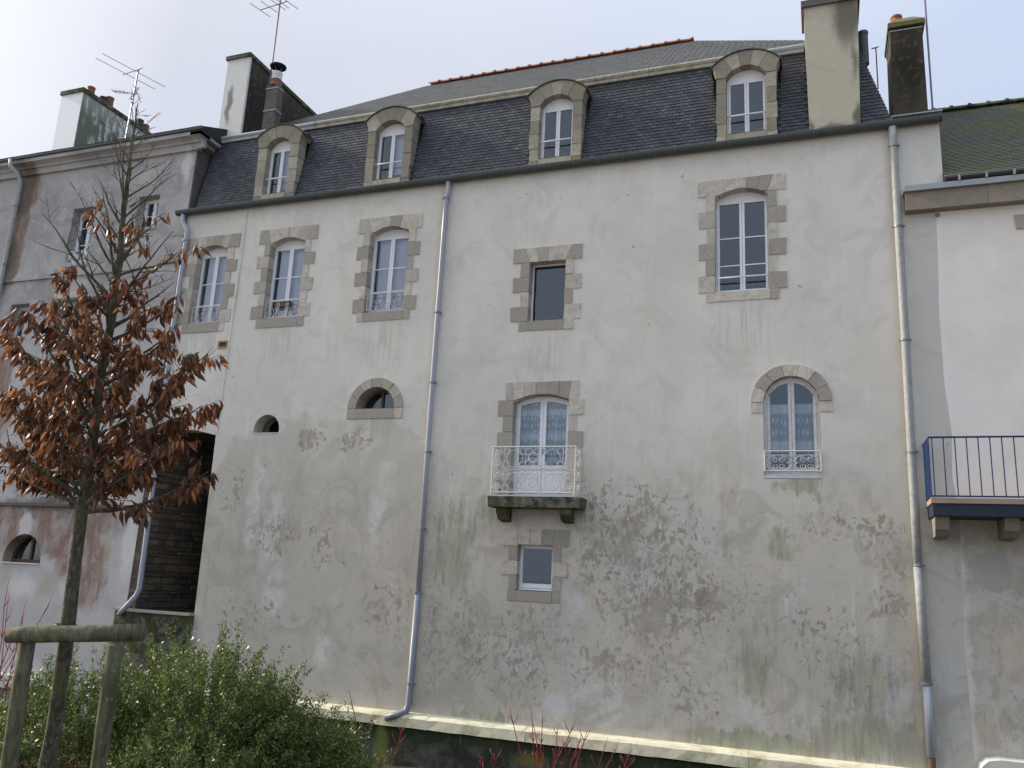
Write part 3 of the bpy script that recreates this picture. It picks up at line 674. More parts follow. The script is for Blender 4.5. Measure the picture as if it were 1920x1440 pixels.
for w_, k in ((w1, 'w1'), (w2, 'w2'), (w3, 'w3')):
    scroll_rail(w_, W[k][0]+.02, W[k][1]-.02, 7.22, 7.60, .06)
def planter():
    t = thing('planter', 'small brown window box hung on the scrolled railing of the second window from the left', 'planter')
    m = MB(); m.box(-11.78, -11.40, .075, .17, 7.47, 7.60); m.box(-11.79, -11.39, .07, .175, 7.585, 7.605)
    m.build('trough', 'brownwood', t); return t
planter()
def plain_rail(w_, x0, x1, z, y=.03):
    m = MB().tube([(x0-.01, y, z), (x1+.01, y, z)], .017, 8)
    return m.build('railing', 'white', w_, True)
plain_rail(w5, W['w5'][0], W['w5'][1], 7.37)
# dark fittings low inside the glass
MB().box(-1.70, -.88, .28, .30, 7.26, 7.30).build('inner_rail', 'black', w5)

# fixed dark window, no bars
w4 = part('window', B); w4['label'] = 'single dark pane without bars, between the two downpipes'
x0, x1 = -5.52, -4.76
surround(w4, x0, x1, 6.73, 8.0, 8.0, 8.315, 8.0, 4, (.37, .35), .19, 6.52, nv=4, spread=.13)
m = MB().ring([(x0, 6.73), (x1, 6.73), (x1, 8.0), (x0, 8.0)], [(x0+.035, 6.765), (x1-.035, 6.765), (x1-.035, 7.965), (x0+.035, 7.965)], .19, .25).build('frame', 'white', w4)
MB().ring([(x0+.036, 6.766), (x1-.036, 6.766), (x1-.036, 7.964), (x0+.036, 7.964)], [(x0+.06, 6.79), (x1-.06, 6.79), (x1-.06, 7.93), (x0+.06, 7.93)], .2, .24).build('gasket', 'black', w4)
MB().add([(x0+.05, .215, 6.78), (x1-.05, .215, 6.78), (x1-.05, .215, 7.94), (x0+.05, .215, 7.94)], [(0, 1, 2, 3)]).build('pane', 'glass', w4)
MB().box(x0-.1, x1+.1, .32, .34, 6.6, 8.1).build('room', 'dark', w4)

# small square window low down
w7 = part('window', B); w7['label'] = 'small square window under the stone balcony'
x0, x1 = -5.50, -4.80
surround(w7, x0, x1, 1.42, 2.27, 2.27, 2.56, 2.24, 3, (.34, .31), .17, 1.22, nv=3, spread=.03)
MB().ring([(x0, 1.42), (x1, 1.42), (x1, 2.27), (x0, 2.27)], [(x0+.06, 1.55), (x1-.06, 1.55), (x1-.06, 2.20), (x0+.06, 2.20)], .15, .22).build('frame', 'white', w7)
m = MB(); m.box(x0+.01, x1-.01, .09, .15, 1.425, 1.45); m.box(x0+.02, x1-.02, .125, .15, 1.47, 1.495); m.build('sill', 'white', w7)
MB().add([(x0+.06, .17, 1.55), (x1-.06, .17, 1.55), (x1-.06, .17, 2.20), (x0+.06, .17, 2.20)], [(0, 1, 2, 3)]).build('pane', 'glass', w7)
MB().box(x0-.1, x1+.1, .26, .28, 1.3, 2.4).build('room', 'dark', w7)

# balcony door
dr = part('balcony_door', B); x0, x1 = -5.73, -4.585
lintel(dr, x0, x1, -5.905, -4.40, 5.09, 5.07, 5.21, 5.455, 5, 'granite', .04)
zz = [5.09, 4.77, 4.45, 4.13, 3.80, 3.48, 3.17]
for k in range(6):
    isl = k % 2 == 0
    stone_box(dr, x0-(.33 if isl else .2)+J(.01), x0, zz[k+1], zz[k], 'granite'); stone_box(dr, x1, x1+(.31 if isl else .17)+J(.01), zz[k+1], zz[k], 'granite')
casement(dr, x0-.02, x1+.02, 3.72, 5.05, 5.2, mat='white', fw=.05, lw=.06, bottom=.02, curtain=('lace2', 5.2, 3.72))
m = MB(); m.box(x0-.02, x0+.03, .19, .26, 3.17, 3.72); m.box(x1-.03, x1+.02, .19, .26, 3.17, 3.72)
c = (x0+x1)/2
for a, b in ((x0+.032, c-.003), (c+.003, x1-.032)):
    m.box(a, b, .2, .24, 3.2, 3.719); m.ring([(a+.07, 3.27), (b-.07, 3.27), (b-.07, 3.66), (a+.07, 3.66)], [(a+.085, 3.285), (b-.085, 3.285), (b-.085, 3.645), (a+.085, 3.645)], .19, .2)
    for q in range(1, 6): m.box(a+.09+(b-a-.18)*q/6, a+.096+(b-a-.18)*q/6, .195, .2, 3.29, 3.64)
m.build('door_panel', 'white', dr)
MB().box(c+.012, c+.03, .15, .18, 4.02, 4.15).build('handle', 'zinc_pale', dr)

# stone balcony
bal = part('balcony', B)
m = MB(); m.prism([(-6.0, 2.94), (-4.19, 2.94), (-4.17, 3.14), (-6.02, 3.14)], -.42, .02, .02, .02); m.build('slab', 'mossy_stone', bal)
MB().box(-5.93, -4.27, -.37, .2, 3.14, 3.17).build('floor_edge', 'oldwhite', bal)
for x in (-5.86, -4.60):
    m = MB(); w2_ = .10
    prof = [(0, 2.68), (-.22, 2.72), (-.34, 2.84), (-.36, 2.938), (0, 2.938)]; n = len(prof)
    vs = [(x-w2_+.1, y, z) for y, z in prof]+[(x+w2_+.1, y, z) for y, z in prof]
    m.add(vs, [tuple(range(n)), tuple(reversed(range(n, 2*n)))]+[((i+1) % n, i, n+i, n+(i+1) % n) for i in range(n)]); m.build('corbel', 'mossy_stone', bal)
def bal_rail():
    xa, xb, za, zb, yf = -5.97, -4.31, 3.22, 4.09, -.38
    m = MB(); rs = .0075
    for z in (za, zb):
        m.tube([(xa, -.0, z), (xa, yf, z), (xb, yf, z), (xb, 0, z)], .014, 6)
    for x in (xa, xb): m.tube([(x, yf, za-.05), (x, yf, zb)], .015, 6); m.tube([(x, -.01, za), (x, -.01, zb)], .01, 5)
    for x in (-5.73, -5.3, -4.98, -4.55): m.tube([(x, yf, za), (x, yf, zb)], rs, 4)
    zm = (za+zb)/2; m.tube([(xa, yf, zm), (xb, yf, zm)], rs, 4)
    def stack(cx, sg, tr):
        for k in range(4):
            z = za+.11+k*.2167
            p = spiral(0, z, .095, .02, PI/2 if k % 2 else -PI/2, (1.5 if k % 2 else -1.5)*sg, 20)
            m.tube([tr(cx, q) for q in p], rs, 4)
            p = spiral(.06*sg, z, .05, .015, PI/2, 1.2*sg, 12); m.tube([tr(cx, q) for q in p], rs*.9, 4)
    stack(-5.86, 1, lambda cx, q: (cx+q[0], yf, q[2])); stack(-4.43, -1, lambda cx, q: (cx+q[0], yf, q[2]))
    for x in (xa, xb):
        for cy in (-.29, -.1): stack(cy, 1, lambda cx, q, x=x: (x, cx+q[0], q[2]))
    for cx in (-5.52, -4.77):
        for cz in (za+.21, zb-.22):
            m.tube(circle(cx, cz, .165, yf, 20), rs, 4)
            for a in range(4):
                q = a*PI/2+PI/4; m.tube(circle(cx+.235*math.cos(q), cz+.23*math.sin(q)*.8, .065, yf, 12), rs*.9, 4)
    for cz in (za+.1, za+.32, zb-.32, zb-.1):
        for cx in (-5.23, -5.06): m.tube(circle(cx, cz, .07, yf, 12), rs, 4)
    for cz in (za+.21, zb-.21): m.tube(circle(-5.14, cz, .10, yf, 14), rs, 4)
    return m.build('railing', 'iron_white', bal)
bal_rail()

# round arched window
aw = part('arched_window', B); cx = -.472
for k in range(7):
    a0 = PI*k/7+.008; a1 = PI*(k+1)/7-.008; ri, ro = .475, .69
    pts = [(cx+ri*math.cos(a), 4.93+ri*math.sin(a)) for a in (a1, (a0+a1)/2, a0)]+[(cx+ro*math.cos(a), 4.93+ro*math.sin(a)) for a in (a0, (2*a0+a1)/3, (a0+2*a1)/3, a1)]
    MB().prism(pts, -.025+J(.004), .2, .006, .01).build('stone', 'granite', aw)
for sg in (-1, 1):
    a, b = sorted((cx+sg*.475, cx+sg*.69)); stone_box(aw, a, b, 4.74, 4.925, 'granite')
casement(aw, cx-.475, cx+.475, 3.62, 4.93, 5.40, y=.1, mat='oldwhite', fw=.055, lw=.05, bottom=.08, curtain=('lace', 4.93, 3.85))
m = MB(); m.box(cx-.475, cx+.475, .0, .12, 3.56, 3.625); m.build('sill', 'oldwhite', aw)
scroll_rail(aw, cx-.47, cx+.47, 3.69, 4.04, -.015, 1)

# half round window
hw = part('half_round_window', B); cx = -8.865
for k in range(7):
    a0 = PI*k/7+.01; a1 = PI*(k+1)/7-.01; ri, ro = .465, .665
    pts = [(cx+ri*math.cos(a), 5.0+ri*math.sin(a)) for a in (a1, (a0+a1)/2, a0)]+[(cx+ro*math.cos(a), 5.0+ro*math.sin(a)) for a in (a0, (2*a0+a1)/3, (a0+2*a1)/3, a1)]
    MB().prism(pts, -.022+J(.004), .3, .006, .01).build('stone', 'granite', hw)
stone_box(hw, cx-.665, cx-.475, 4.78, 4.995, 'granite'); stone_box(hw, cx+.475, cx+.665, 4.78, 4.995, 'granite'); stone_box(hw, cx-.475, cx+.475, 4.78, 4.995, 'granite', y1=.4)
m = MB().ring(opening(cx-.46, cx+.46, 5.0, 5.01, 5.46, 12), opening(cx-.41, cx+.41, 5.05, 5.06, 5.41, 12), .3, .35); m.box(cx-.025, cx+.025, .29, .35, 5.0, 5.43); m.build('frame', 'brownwood', hw)
for a, b in ((cx-.41, cx-.026), (cx+.026, cx+.41)):
    n = 6; MB().add([(a, .33, 5.03), (b, .33, 5.03)]+[(b+(a-b)*q/n, .33, 5.0+math.sqrt(max(0, .42**2-(b+(a-b)*q/n-cx)**2))) for q in range(n+1)], [tuple(range(n+3))]).build('pane', 'glass', hw)
MB().box(cx-.7, cx+.7, .44, .46, 4.7, 5.7).build('room', 'dark', hw)
# small vent opening with inner ring
vo = part('vent_opening', B); cx = -11.55
m = MB().ring(opening(-11.88, -11.23, 4.51, 4.57, 4.91, 12), opening(-11.70, -11.27, 4.53, 4.55, 4.84, 12), .3, .34); m.build('inner_arch', 'mortar', vo)
MB().box(-12.2, -11.0, .44, .46, 4.3, 5.1).build('room', 'dark', vo)
MB().box(-11.92, -11.2, -.012, .1, 4.49, 4.51).build('sill', 'oldwhite', vo)
# tan air vent
av = part('air_vent', B)
MB().ring([(-13.17, 6.52), (-12.885, 6.52), (-12.885, 6.705), (-13.17, 6.705)], [(-13.13, 6.555), (-12.925, 6.555), (-12.925, 6.67), (-13.13, 6.67)], -.02, .02).build('frame', 'tan', av)
m = MB(); [m.box(-13.13, -12.925, -.012, .01, 6.56+k*.028, 6.574+k*.028) for k in range(4)]; m.build('grille', 'brownwood', av); MB().box(-13.16, -12.9, .012, .016, 6.53, 6.70).build('backing', 'dark', av)

# ---- base ledge and mossy retaining wall
lw_ = thing('ledge_wall', 'mossy dark low wall with a cream sloped coping along the foot of the pale building', 'wall')
MB().box(-12.85, 2.6, -.18, .0, -2.4, -1.22).build('wall_face', 'bald', lw_)
for k in range(8):
    a = -12.85+k*1.93; b = a+1.93-.004; prof = [(0.002, -.955), (-.17, -.985), (-.215, -1.03), (-.22, -1.20), (0.002, -1.22)]; n = len(prof)
    N_ = 8; vs = []
    for i in range(N_+1):
        x = a+(b-a)*i/N_; vs += [(x, y+(J(.008) if y < -.1 else 0), z+(J(.007) if y < -.1 else 0)) for y, z in prof]
    fs = [(i*n+(q+1) % n, i*n+q, (i+1)*n+q, (i+1)*n+(q+1) % n) for i in range(N_) for q in range(n)]+[tuple(range(n)), tuple(reversed(range(N_*n, N_*n+n)))]
    MB().add(vs, fs).build('coping', 'cream', lw_)
# white rounded block bottom right
wb = MB(); prof = [(2.08, -1.3), (3.6, -1.3), (3.6, -.655), (2.36, -.65), (2.2, -.68), (2.11, -.76), (2.08, -.86)]; wb.prism(prof, -.35, .02, .02, .02)
o = wb.build('stone_block', simple('whitewashed_block', (.66, .65, .58), .85, dirt=.3, dcol=(.3, .28, .2), sc=4), None); tag(o, 'whitewashed rounded block at the foot of the wall under the blue balcony', 'block')

# ---- roof of the main building
ZB, ZM, YM = 10.14, 12.30, .50
rf = MB()
A0, A1, T0, T1 = (-14.45, .03, ZB), (1.45, .03, ZB), (-14.45, YM, ZM), (.88, YM, ZM)
rg0, rg1 = (-10.54, 4.5, 15.72), (-2.83, 4.5, 15.72)
def sl(x, z): return (x, .03+(YM-.03)*(z-ZB)/(ZM-ZB), z)
xs_ = [-14.45]+[q for cx, h in ((-12.13, .335), (-9.09, .37), (-5.09, .37), (-1.165, .38)) for q in (cx-.52, cx+.52)]+[1.45]
for i in range(0, len(xs_), 2):
    a, b = xs_[i], xs_[i+1]; rf.add([sl(a, ZB), sl(b, ZB), sl(b if b < 1 else 1.03, 11.78), sl(a, 11.78)], [(0, 1, 2, 3)])
rf.add([sl(-14.45, 11.78), sl(1.03, 11.78), sl(.88, ZM), sl(-14.45, ZM)], [(0, 1, 2, 3)])
rf.add([T0, T1, rg1, rg0], [(0, 1, 2, 3)])
rf.add([A1, (1.45, 8.97, ZB), (.88, 8.5, ZM), T1], [(0, 1, 2, 3)]); rf.add([T1, (.88, 8.5, ZM), rg1], [(0, 1, 2)])
rf.add([A0, T0, (-14.45, 8.5, ZM), (-14.45, 8.97, ZB)], [(0, 1, 2, 3)]); rf.add([T0, rg0, (-14.45, 8.5, ZM)], [(0, 1, 2)]); rf.add([(-14.45, 8.5, ZM), rg0, rg1, (.88, 8.5, ZM)], [(0, 1, 2, 3)])
roof = rf.build('roof', 'under', B)
DORM = [(-12.13, .335), (-9.09, .37), (-5.09, .37), (-1.165, .38)]
def slate_me():
    m = MB(); w_, h, t = .128, .15, .009
    m.add([(0, -t*1.6, 0), (w_, -t*1.6, 0), (w_, -.001, h), (0, -.001, h), (0, 0, 0), (w_, 0, 0)], [(0, 1, 2, 3), (4, 5, 1, 0), (0, 3, 4), (1, 5, 2)])
    me = bpy.data.meshes.new('slate'); me.from_pydata(m.v, [], m.f); me.materials.append(MAT['slate']); return me
SM = slate_me()
def slope_slates(P0, ux, up, W_, L, sw, sh, leftf, rightf, skip=None, single=None, th=.012):
    """rows of slates on a plane; returns joined MB; `single` collects matrices of those kept as objects"""
    nrm = ux.cross(up); m = MB(); var = []; rows = int(L/sh); cand = []
    for r_i in range(rows):
        v = r_i*sh; xa, xb = leftf(v), rightf(v); off = (r_i % 2)*sw/2; k = 0; x = xa-off
        while x < xb:
            a = max(x, xa); b = min(x+sw-.009, xb)
            if b-a > .015:
                p = P0+ux*a+up*v
                if not (skip and skip(P0+ux*((a+b)/2)+up*v)):
                    cand.append((p, b-a, J(.003), J(.012)))
            x += sw
    if single:
        cand.sort(key=lambda c: single(c[0])); solo = [c for c in cand if abs(c[1]-(sw-.009)) < .002][:300]; ids = set(id(c) for c in solo)
    else: solo = []; ids = set()
    for c in cand:
        if id(c) in ids: continue
        p, w_, j1, j2 = c; t = th+abs(j1)*th/.012; h = sh*1.12
        a0 = p+nrm*t+up*j1; a1 = a0+ux*w_; b1 = p+ux*w_+up*h+nrm*.002; b0 = p+up*h+nrm*.002; c0 = p-nrm*.002; c1 = c0+ux*w_
        m.add([a0, a1, b1, b0, c0, c1], [(0, 1, 2, 3), (4, 5, 1, 0), (0, 3, 4), (1, 5, 2)]); q = random.random(); var += [q]*4
    m.var = var; return m, solo
up = (Vector(T0)-Vector(A0)); L = up.length; up.normalize(); ux = Vector((1, 0, 0)); nrm = ux.cross(up)
def skipm(p):
    for cx, h in DORM:
        if abs(p.x-cx) < .60 and p.z < 11.9: return True
        if abs(p.x-cx) < .42 and p.z < 12.05: return True
    return -.02 < p.x < .9
cpos = Vector((0, -15.5, 1.6))
m, solo = slope_slates(Vector(A0), ux, up, 15.9, L, .132, .083, lambda v: 0, lambda v: 15.9-.57*v/L, skipm, lambda p: (p-cpos).length)
sj = m.build('slates', 'slates', roof); sj['kind'] = 'stuff'
for (p, w_, j1, j2) in solo:
    o = link('slate', SM, roof)
    o.matrix_local = Matrix((( 1, -nrm.x*0, 0, p.x), (0, -nrm.y, up.y, p.y), (0, -nrm.z, up.z, p.z+j1), (0, 0, 0, 1)))
    o.scale = (w_/.128, o.scale[1]*(1.0+abs(j1)*60), .64)
up2 = Vector((0, 4.0, 15.72-ZM)); L2 = up2.length; up2.normalize()
m, _ = slope_slates(Vector(T0)+Vector((0, 0, .02)), ux, up2, 15.33, L2, .15, .10, lambda v: 3.91*v/L2, lambda v: 15.33-3.71*v/L2, lambda p: -14.6 < p.x < -13.85 and p.y < 3.6, None, .005)
o = m.build('slates', 'slates_up', roof); o['kind'] = 'stuff'
# ridge tiles
n = 22; Lr = (rg1[0]-rg0[0])/n
tm = MB(); ns = 8
for i, (x, rad) in enumerate(((0, .10), (Lr*.85, .095), (Lr*.85, .125), (Lr*1.02, .125))):
    tm.v += [(x, -rad*math.cos(PI*k/ns), -.03+rad*.95*math.sin(PI*k/ns)) for k in range(ns+1)]
tm.f = [(i*(ns+1)+k, (i+1)*(ns+1)+k, (i+1)*(ns+1)+k+1, i*(ns+1)+k+1) for i in range(3) for k in range(ns)]
rt = bpy.data.meshes.new('ridge_tile'); rt.from_pydata(tm.v, [], tm.f); rt.materials.append(MAT['terracotta'])
for k in range(n):
    o = link('ridge_tile', rt, roof); o.location = (rg0[0]+k*Lr, rg0[1], rg0[2]+.04+J(.006)); o.rotation_euler = (J(.03), J(.015), J(.01))
# break flashing
segs = [(-14.5, -12.8), (-12.79, -11.5), (-11.49, -9.5), (-9.49, -7.4), (-7.39, -5.3), (-5.29, -3.2), (-3.19, -1.4), (-1.39, -.06)]
for a, b in segs:
    m = MB(); m.tube([(a, YM-.045, ZM+.03), (b, YM-.045, ZM+.03)], .062, 8); m.box(a, b, YM-.07, YM+.04, ZM-.10, ZM+.02)
    o = m.build('flashing', 'zinc_pale' if a < -12 or a > -1.5 else 'flash', roof, False)
m = MB(); m.box(-14.48, -14.40, .02, .1, ZB, ZB+.02); m.build('flashing', 'zinc_pale', roof)

# gutter
gt = part('gutter', B); n = 8
m = MB(); pr = [(-.1+.095*math.cos(PI+PI*k/n), 10.10+.108*math.sin(PI+PI*k/n)) for k in range(n+1)]; pr2 = [(-.1+.085*math.cos(PI+PI*k/n), 10.11+.095*math.sin(PI+PI*k/n)) for k in range(n+1)][::-1]
pp = pr+pr2; k_ = len(pp)
for x in (-14.86, 2.24): m.v += [(x, y, z) for y, z in pp]
m.f = [((i+1) % k_, i, k_+i, k_+(i+1) % k_) for i in range(k_)]+[tuple(range(k_)), tuple(reversed(range(k_, 2*k_)))]
m.v += [(x, y, z) for x in (-14.86, 2.24) for y, z in [(-.197, 10.09), (-.18, 10.125), (-.20, 10.13)]]
m.build('trough', 'zinc', gt)
MB().box(-14.86, 2.24, -.195, .03, 10.1, 10.115).build('shadow_board', 'zinc', gt) if False else None
jm = MB(); pr = [(-.1+.104*math.cos(PI+PI*k/n), 10.10+.119*math.sin(PI+PI*k/n)) for k in range(n+1)]
for i in (0, 1): jm.v += [(i*.022, y, z) for y, z in pr]
jm.f = [(k, n+1+k, n+2+k, k+1) for k in range(n)]
jme = bpy.data.meshes.new('joint'); jme.from_pydata(jm.v, [], jm.f); jme.materials.append(simple('gutter_joint', (.09, .105, .105), .5))
x = -14.5
while x < 2.2:
    o = link('joint', jme, gt); o.location = (x, 0, 0); x += .52
MB().box(-14.6, 2.2, -.03, .06, 10.10, 10.20).build('fascia', 'zinc', gt)
MB().box(1.42, 2.26, -.1, .5, 10.21, 10.235).build('end_tray', 'zinc_pale', gt)

# dormers
def dormer(cx, h, label):
    d = part('dormer', B); d['label'] = label; y0, y1 = .0, .5
    x0, x1 = cx-h, cx+h; zs, cr = 11.60, 11.81; o_ = .57
    zz = [10.30, 10.58, 10.92, 11.25, 11.585]
    for sg in (-1, 1):
        for k in range(4):
            a, b = sorted((cx+sg*h, cx+sg*(o_+(.012 if k == 1 else 0)+.01*k/4)))
            stone_box(d, a, b, zz[k], zz[k+1], 'dormer_stone', y0-.005, y1, .005)
    nv = 5; e0, e1 = cx-.655, cx+.655; ex = arc(e0, e1, 11.84, 12.13, nv); ix = arc(x0, x1, zs, cr, nv)
    ex = [(ex[0][0], ex[0][1])]+ex[1:-1]+[ex[-1]]
    for k in range(nv):
        g = .004
        p = [ix[k+1], ((ix[k][0]+ix[k+1][0])/2, (ix[k][1]+ix[k+1][1])/2+.004), ix[k]]
        q = [ex[k], ((ex[k][0]+ex[k+1][0])/2, (ex[k][1]+ex[k+1][1])/2+.012), ex[k+1]]
        if k == 0: p = p[:2]+[(x1, zs), (x1, 11.588), (cx+o_+.01, 11.588), (cx+o_+.03, 11.72)]
        if k == nv-1: p = [(cx-o_-.03, 11.72), (cx-o_-.01, 11.588), (x0, 11.588), (x0, zs)]+p[1:]
        poly = p+q; ccx = sum(a for a, b in poly)/len(poly); poly = [(ccx+(a-ccx)*(1-g/.15), b) for a, b in poly]
        MB().prism(poly, y0-.02+J(.004), y1, .007, .012).build('stone', 'dormer_stone', d)
    # thin lead sheet over the arch
    n = 12; m = MB(); up_ = arc(e0-.03, e1+.03, 11.845, 12.155, n); lo_ = arc(e0-.03, e1+.03, 11.825, 12.137, n)
    for (ya) in (y0-.05, y1+.1): m.v += [(x, ya, z) for x, z in up_+lo_[::-1]]
    q = 2*(n+1); m.f = [((i+1) % q, i, q+i, q+(i+1) % q) for i in range(q)]+[(i, i+1, q-2-i, q-1-i) for i in range(n)]
    m.build('lead_cap', 'cement', d)
    stone_box(d, x0-.0, x1+.0, 10.20, 10.325, 'dormer_stone', y0-.012, .3)
    for sg in (-1, 1):
        a, b = sorted((cx+sg*(h+.001), cx+sg*(o_+.01))); stone_box(d, a, b, 10.19, 10.298, 'dormer_stone', y0-.008, .3)
    MB().box(x0+.02, x1-.02, y0+.0, .17, 10.32, 10.345).build('moss', 'roof_moss_cap', d)
    casement(d, x0-.02, x1+.02, 10.325, zs-.02, cr, y=.19, fw=.045, lw=.04, depth=.5, blind='blind' if cx < -8 else None, blind_off=.30, straight=True)
    plain_rail(d, x0-.01, x1, 10.76, .06)
    MB().box(x0+.05, x1-.05, .245, .26, 10.50, 10.535).build('inner_rail', 'black', d)
for (cx, h), lab in zip(DORM, ('leftmost dormer, beside the small flue stack', 'second dormer from the left', 'third dormer, above the dark barless window', 'rightmost dormer, beside the big rendered chimney')):
    dormer(cx, h, lab)

# chimneys
ch = part('chimney', B); ch['label'] = 'wide cream rendered chimney rising flush from the facade'
MB().prism([(-.005, 10.13), (.89, 10.13), (.945, 12.86), (-.045, 12.86)], -.01, .75, .008, .008).build('stack', 'chim_right', ch)
m = MB(); m.prism([(-.09, 12.86), (.99, 12.86), (.99, 13.0), (-.09, 13.0)], -.06, .8, .01, .01); m.build('cap', 'cement', ch)
m = MB(); m.box(-.075, -.05, -.03, .3, 12.66, 12.86); m.build('clay_edge', 'dull_terracotta', ch)
ch2 = part('chimney', B); ch2['label'] = 'black mossy chimney with tapered cap and one orange pot, right end'
m = MB(); y0, y1 = 1.0, 1.95
m.prism([(1.54, 10.0), (2.17, 10.0), (2.165, 12.74), (1.58, 12.74)], y0, y1, .006, .006); m.build('stack', 'chim_dark', ch2)
m = MB(); m.box(1.565, 2.18, y0-.015, y1+.02, 12.70, 12.725); m.build('band', 'zinc_pale', ch2)
m = MB(); a, b, c, d = (1.54, 2.22, y0-.05, y1+.05); z = 12.88
m.box(a, b, c, d, 12.78, z); m.add([(a, c, z), (b, c, z), (b, d, z), (a, d, z), (a+.17, c+.3, z+.27), (b-.17, c+.3, z+.27), (b-.17, d-.3, z+.27), (a+.17, d-.3, z+.27)], [(0, 1, 5, 4), (1, 2, 6, 5), (2, 3, 7, 6), (3, 0, 4, 7), (4, 5, 6, 7)])
m.build('cap', 'roof_moss_cap', ch2)
MB().lathe(1.76, 1.5, [(.11, 13.1), (.10, 13.32), (.115, 13.33), (.115, 13.37), (.08, 13.37)]).build('pot', 'terracotta', ch2)
fl = part('flue_pipe', B); MB().lathe(1.06, .75, [(.09, 11.9), (.09, 12.56), (.1, 12.57), (.1, 12.63), (.06, 12.63)]).build('pipe', 'zinc', fl)
ch3 = part('chimney', B); ch3['label'] = 'long dark chimney wall with a white end, left of the mansard roof'
MB().box(-14.57, -13.87, .62, 3.75, 12.0, 14.75).build('stack', 'chim_dark', ch3)
MB().box(-14.58, -13.885, .60, .619, 12.0, 14.75).build('white_face', 'chim_white', ch3)
MB().box(-13.885, -13.855, .601, .66, 12.5, 14.75).build('corner_strip', 'oldwhite', ch3)
m = MB(); m.box(-14.62, -13.83, .55, 3.8, 14.75, 14.86); m.add([(-14.62, .55, 14.86), (-13.83, .55, 14.86), (-13.83, 3.8, 14.86), (-14.62, 3.8, 14.86), (-14.45, .7, 14.94), (-14.0, .7, 14.94), (-14.0, 3.6, 14.94), (-14.45, 3.6, 14.94)], [(0, 1, 5, 4), (1, 2, 6, 5), (2, 3, 7, 6), (3, 0, 4, 7), (4, 5, 6, 7)]); m.build('cap', 'mossy_stone', ch3)
ch4 = part('chimney', B); ch4['label'] = 'slim cement flue stack with a cowl'
MB().box(-13.32, -12.97, .74, .98, 12.2, 13.88).build('stack', 'cement', ch4)
m = MB(); m.box(-13.335, -12.955, .725, .995, 13.12, 13.15); m.box(-13.335, -12.955, .725, .995, 13.76, 13.79); m.build('band', 'zinc_pale', ch4)
MB().lathe(-13.14, .86, [(.17, 13.88), (.13, 14.0), (.12, 14.1)]).build('pot', 'dull_terracotta', ch4)
MB().lathe(-13.14, .86, [(.135, 14.08), (.135, 14.30), (.10, 14.32)]).build('collar', 'oldwhite', ch4)
m = MB(); [m.tube([(-13.14+.1*math.cos(a), .86+.1*math.sin(a), 14.3), (-13.14+.1*math.cos(a), .86+.1*math.sin(a), 14.47)], .025, 5) for a in (0, 1.57, 3.14, 4.71)]; m.lathe(-13.14, .86, [(.21, 14.46), (.22, 14.49), (.12, 14.55), (.02, 14.56)]); m.build('cowl', 'black', ch4)

# downpipes
def pipe(parent, pts, rad, mat, collars=(), label=None, segs=None):
    p = part('downpipe', parent)
    if label: p['label'] = label
    for (pp_, rr_, mm_) in (segs or [(pts, rad, mat)]): MB().tube(pp_, rr_, 10).build('pipe', mm_, p, True)
    for (x, y, z, rr_) in collars:
        m = MB(); m.lathe(x, y, [(rr_, z-.02), (rr_+.016, z-.018), (rr_+.016, z+.018), (rr_, z+.02)], 12); m.box(x-.012, x+.012, y, .0, z-.01, z+.01); m.box(x-rr_-.035, x+rr_+.035, y-.008, y+.008, z-.012, z+.012); m.build('collar', 'pipe_dark', p)
    return p
pipe(B, None, 0, 0, [(-7.51, -.085, z, .056) for z in (9.63, 7.02, 5.5, 4.05, 2.5)]+[(-7.52, -.085, z, .065) for z in (1.27, -.42)], 'pale grey downpipe left of centre, darker at its foot',
     [([(-7.47, -.1, 10.0), (-7.47, -.09, 9.72), (-7.50, -.085, 9.62), (-7.51, -.085, 7), (-7.52, -.085, 4), (-7.50, -.085, 1.2)], .055, 'pipe'),
      ([(-7.50, -.085, 1.27), (-7.53, -.085, -.8), (-7.56, -.12, -.93), (-7.68, -.2, -.99), (-7.92, -.26, -1.06)], .066, 'pipe_dark')])
pipe(B, None, 0, 0, [(1.43, -.09, z, .07) for z in (9.62, 8.05, 5.95, 4.0, 2.15, .33)], 'thick weathered downpipe at the right end',
     [([(1.42, -.1, 10.0), (1.42, -.09, 9.7), (1.43, -.09, 6), (1.42, -.09, 3), (1.42, -.09, 2.1)], .07, 'pipe_old'),
      ([(1.42, -.09, 2.12), (1.43, -.09, 1.5), (1.45, -.09, .3)], .073, 'pipe_old'),
      ([(1.45, -.09, .32), (1.45, -.09, -.75)], .07, 'pipe'), ([(1.45, -.09, -.7), (1.45, -.09, -1.2)], .06, 'brownwood')])
pipe(B, None, 0, 0, [(-14.48, -.1, z, .06) for z in (9.3, 6.6, 3.9)], 'downpipe at the corner beside the passage',
     [([(-14.66, -.1, 10.02), (-14.66, -.1, 9.88), (-14.58, -.1, 9.72), (-14.47, -.1, 9.6), (-14.46, -.1, 9.4), (-14.47, -.1, 7), (-14.40, -.1, 4), (-14.35, -.1, 1.0), (-14.40, -.12, .85), (-14.62, -.16, .58), (-14.75, -.18, .42)], .06, 'pipe')])

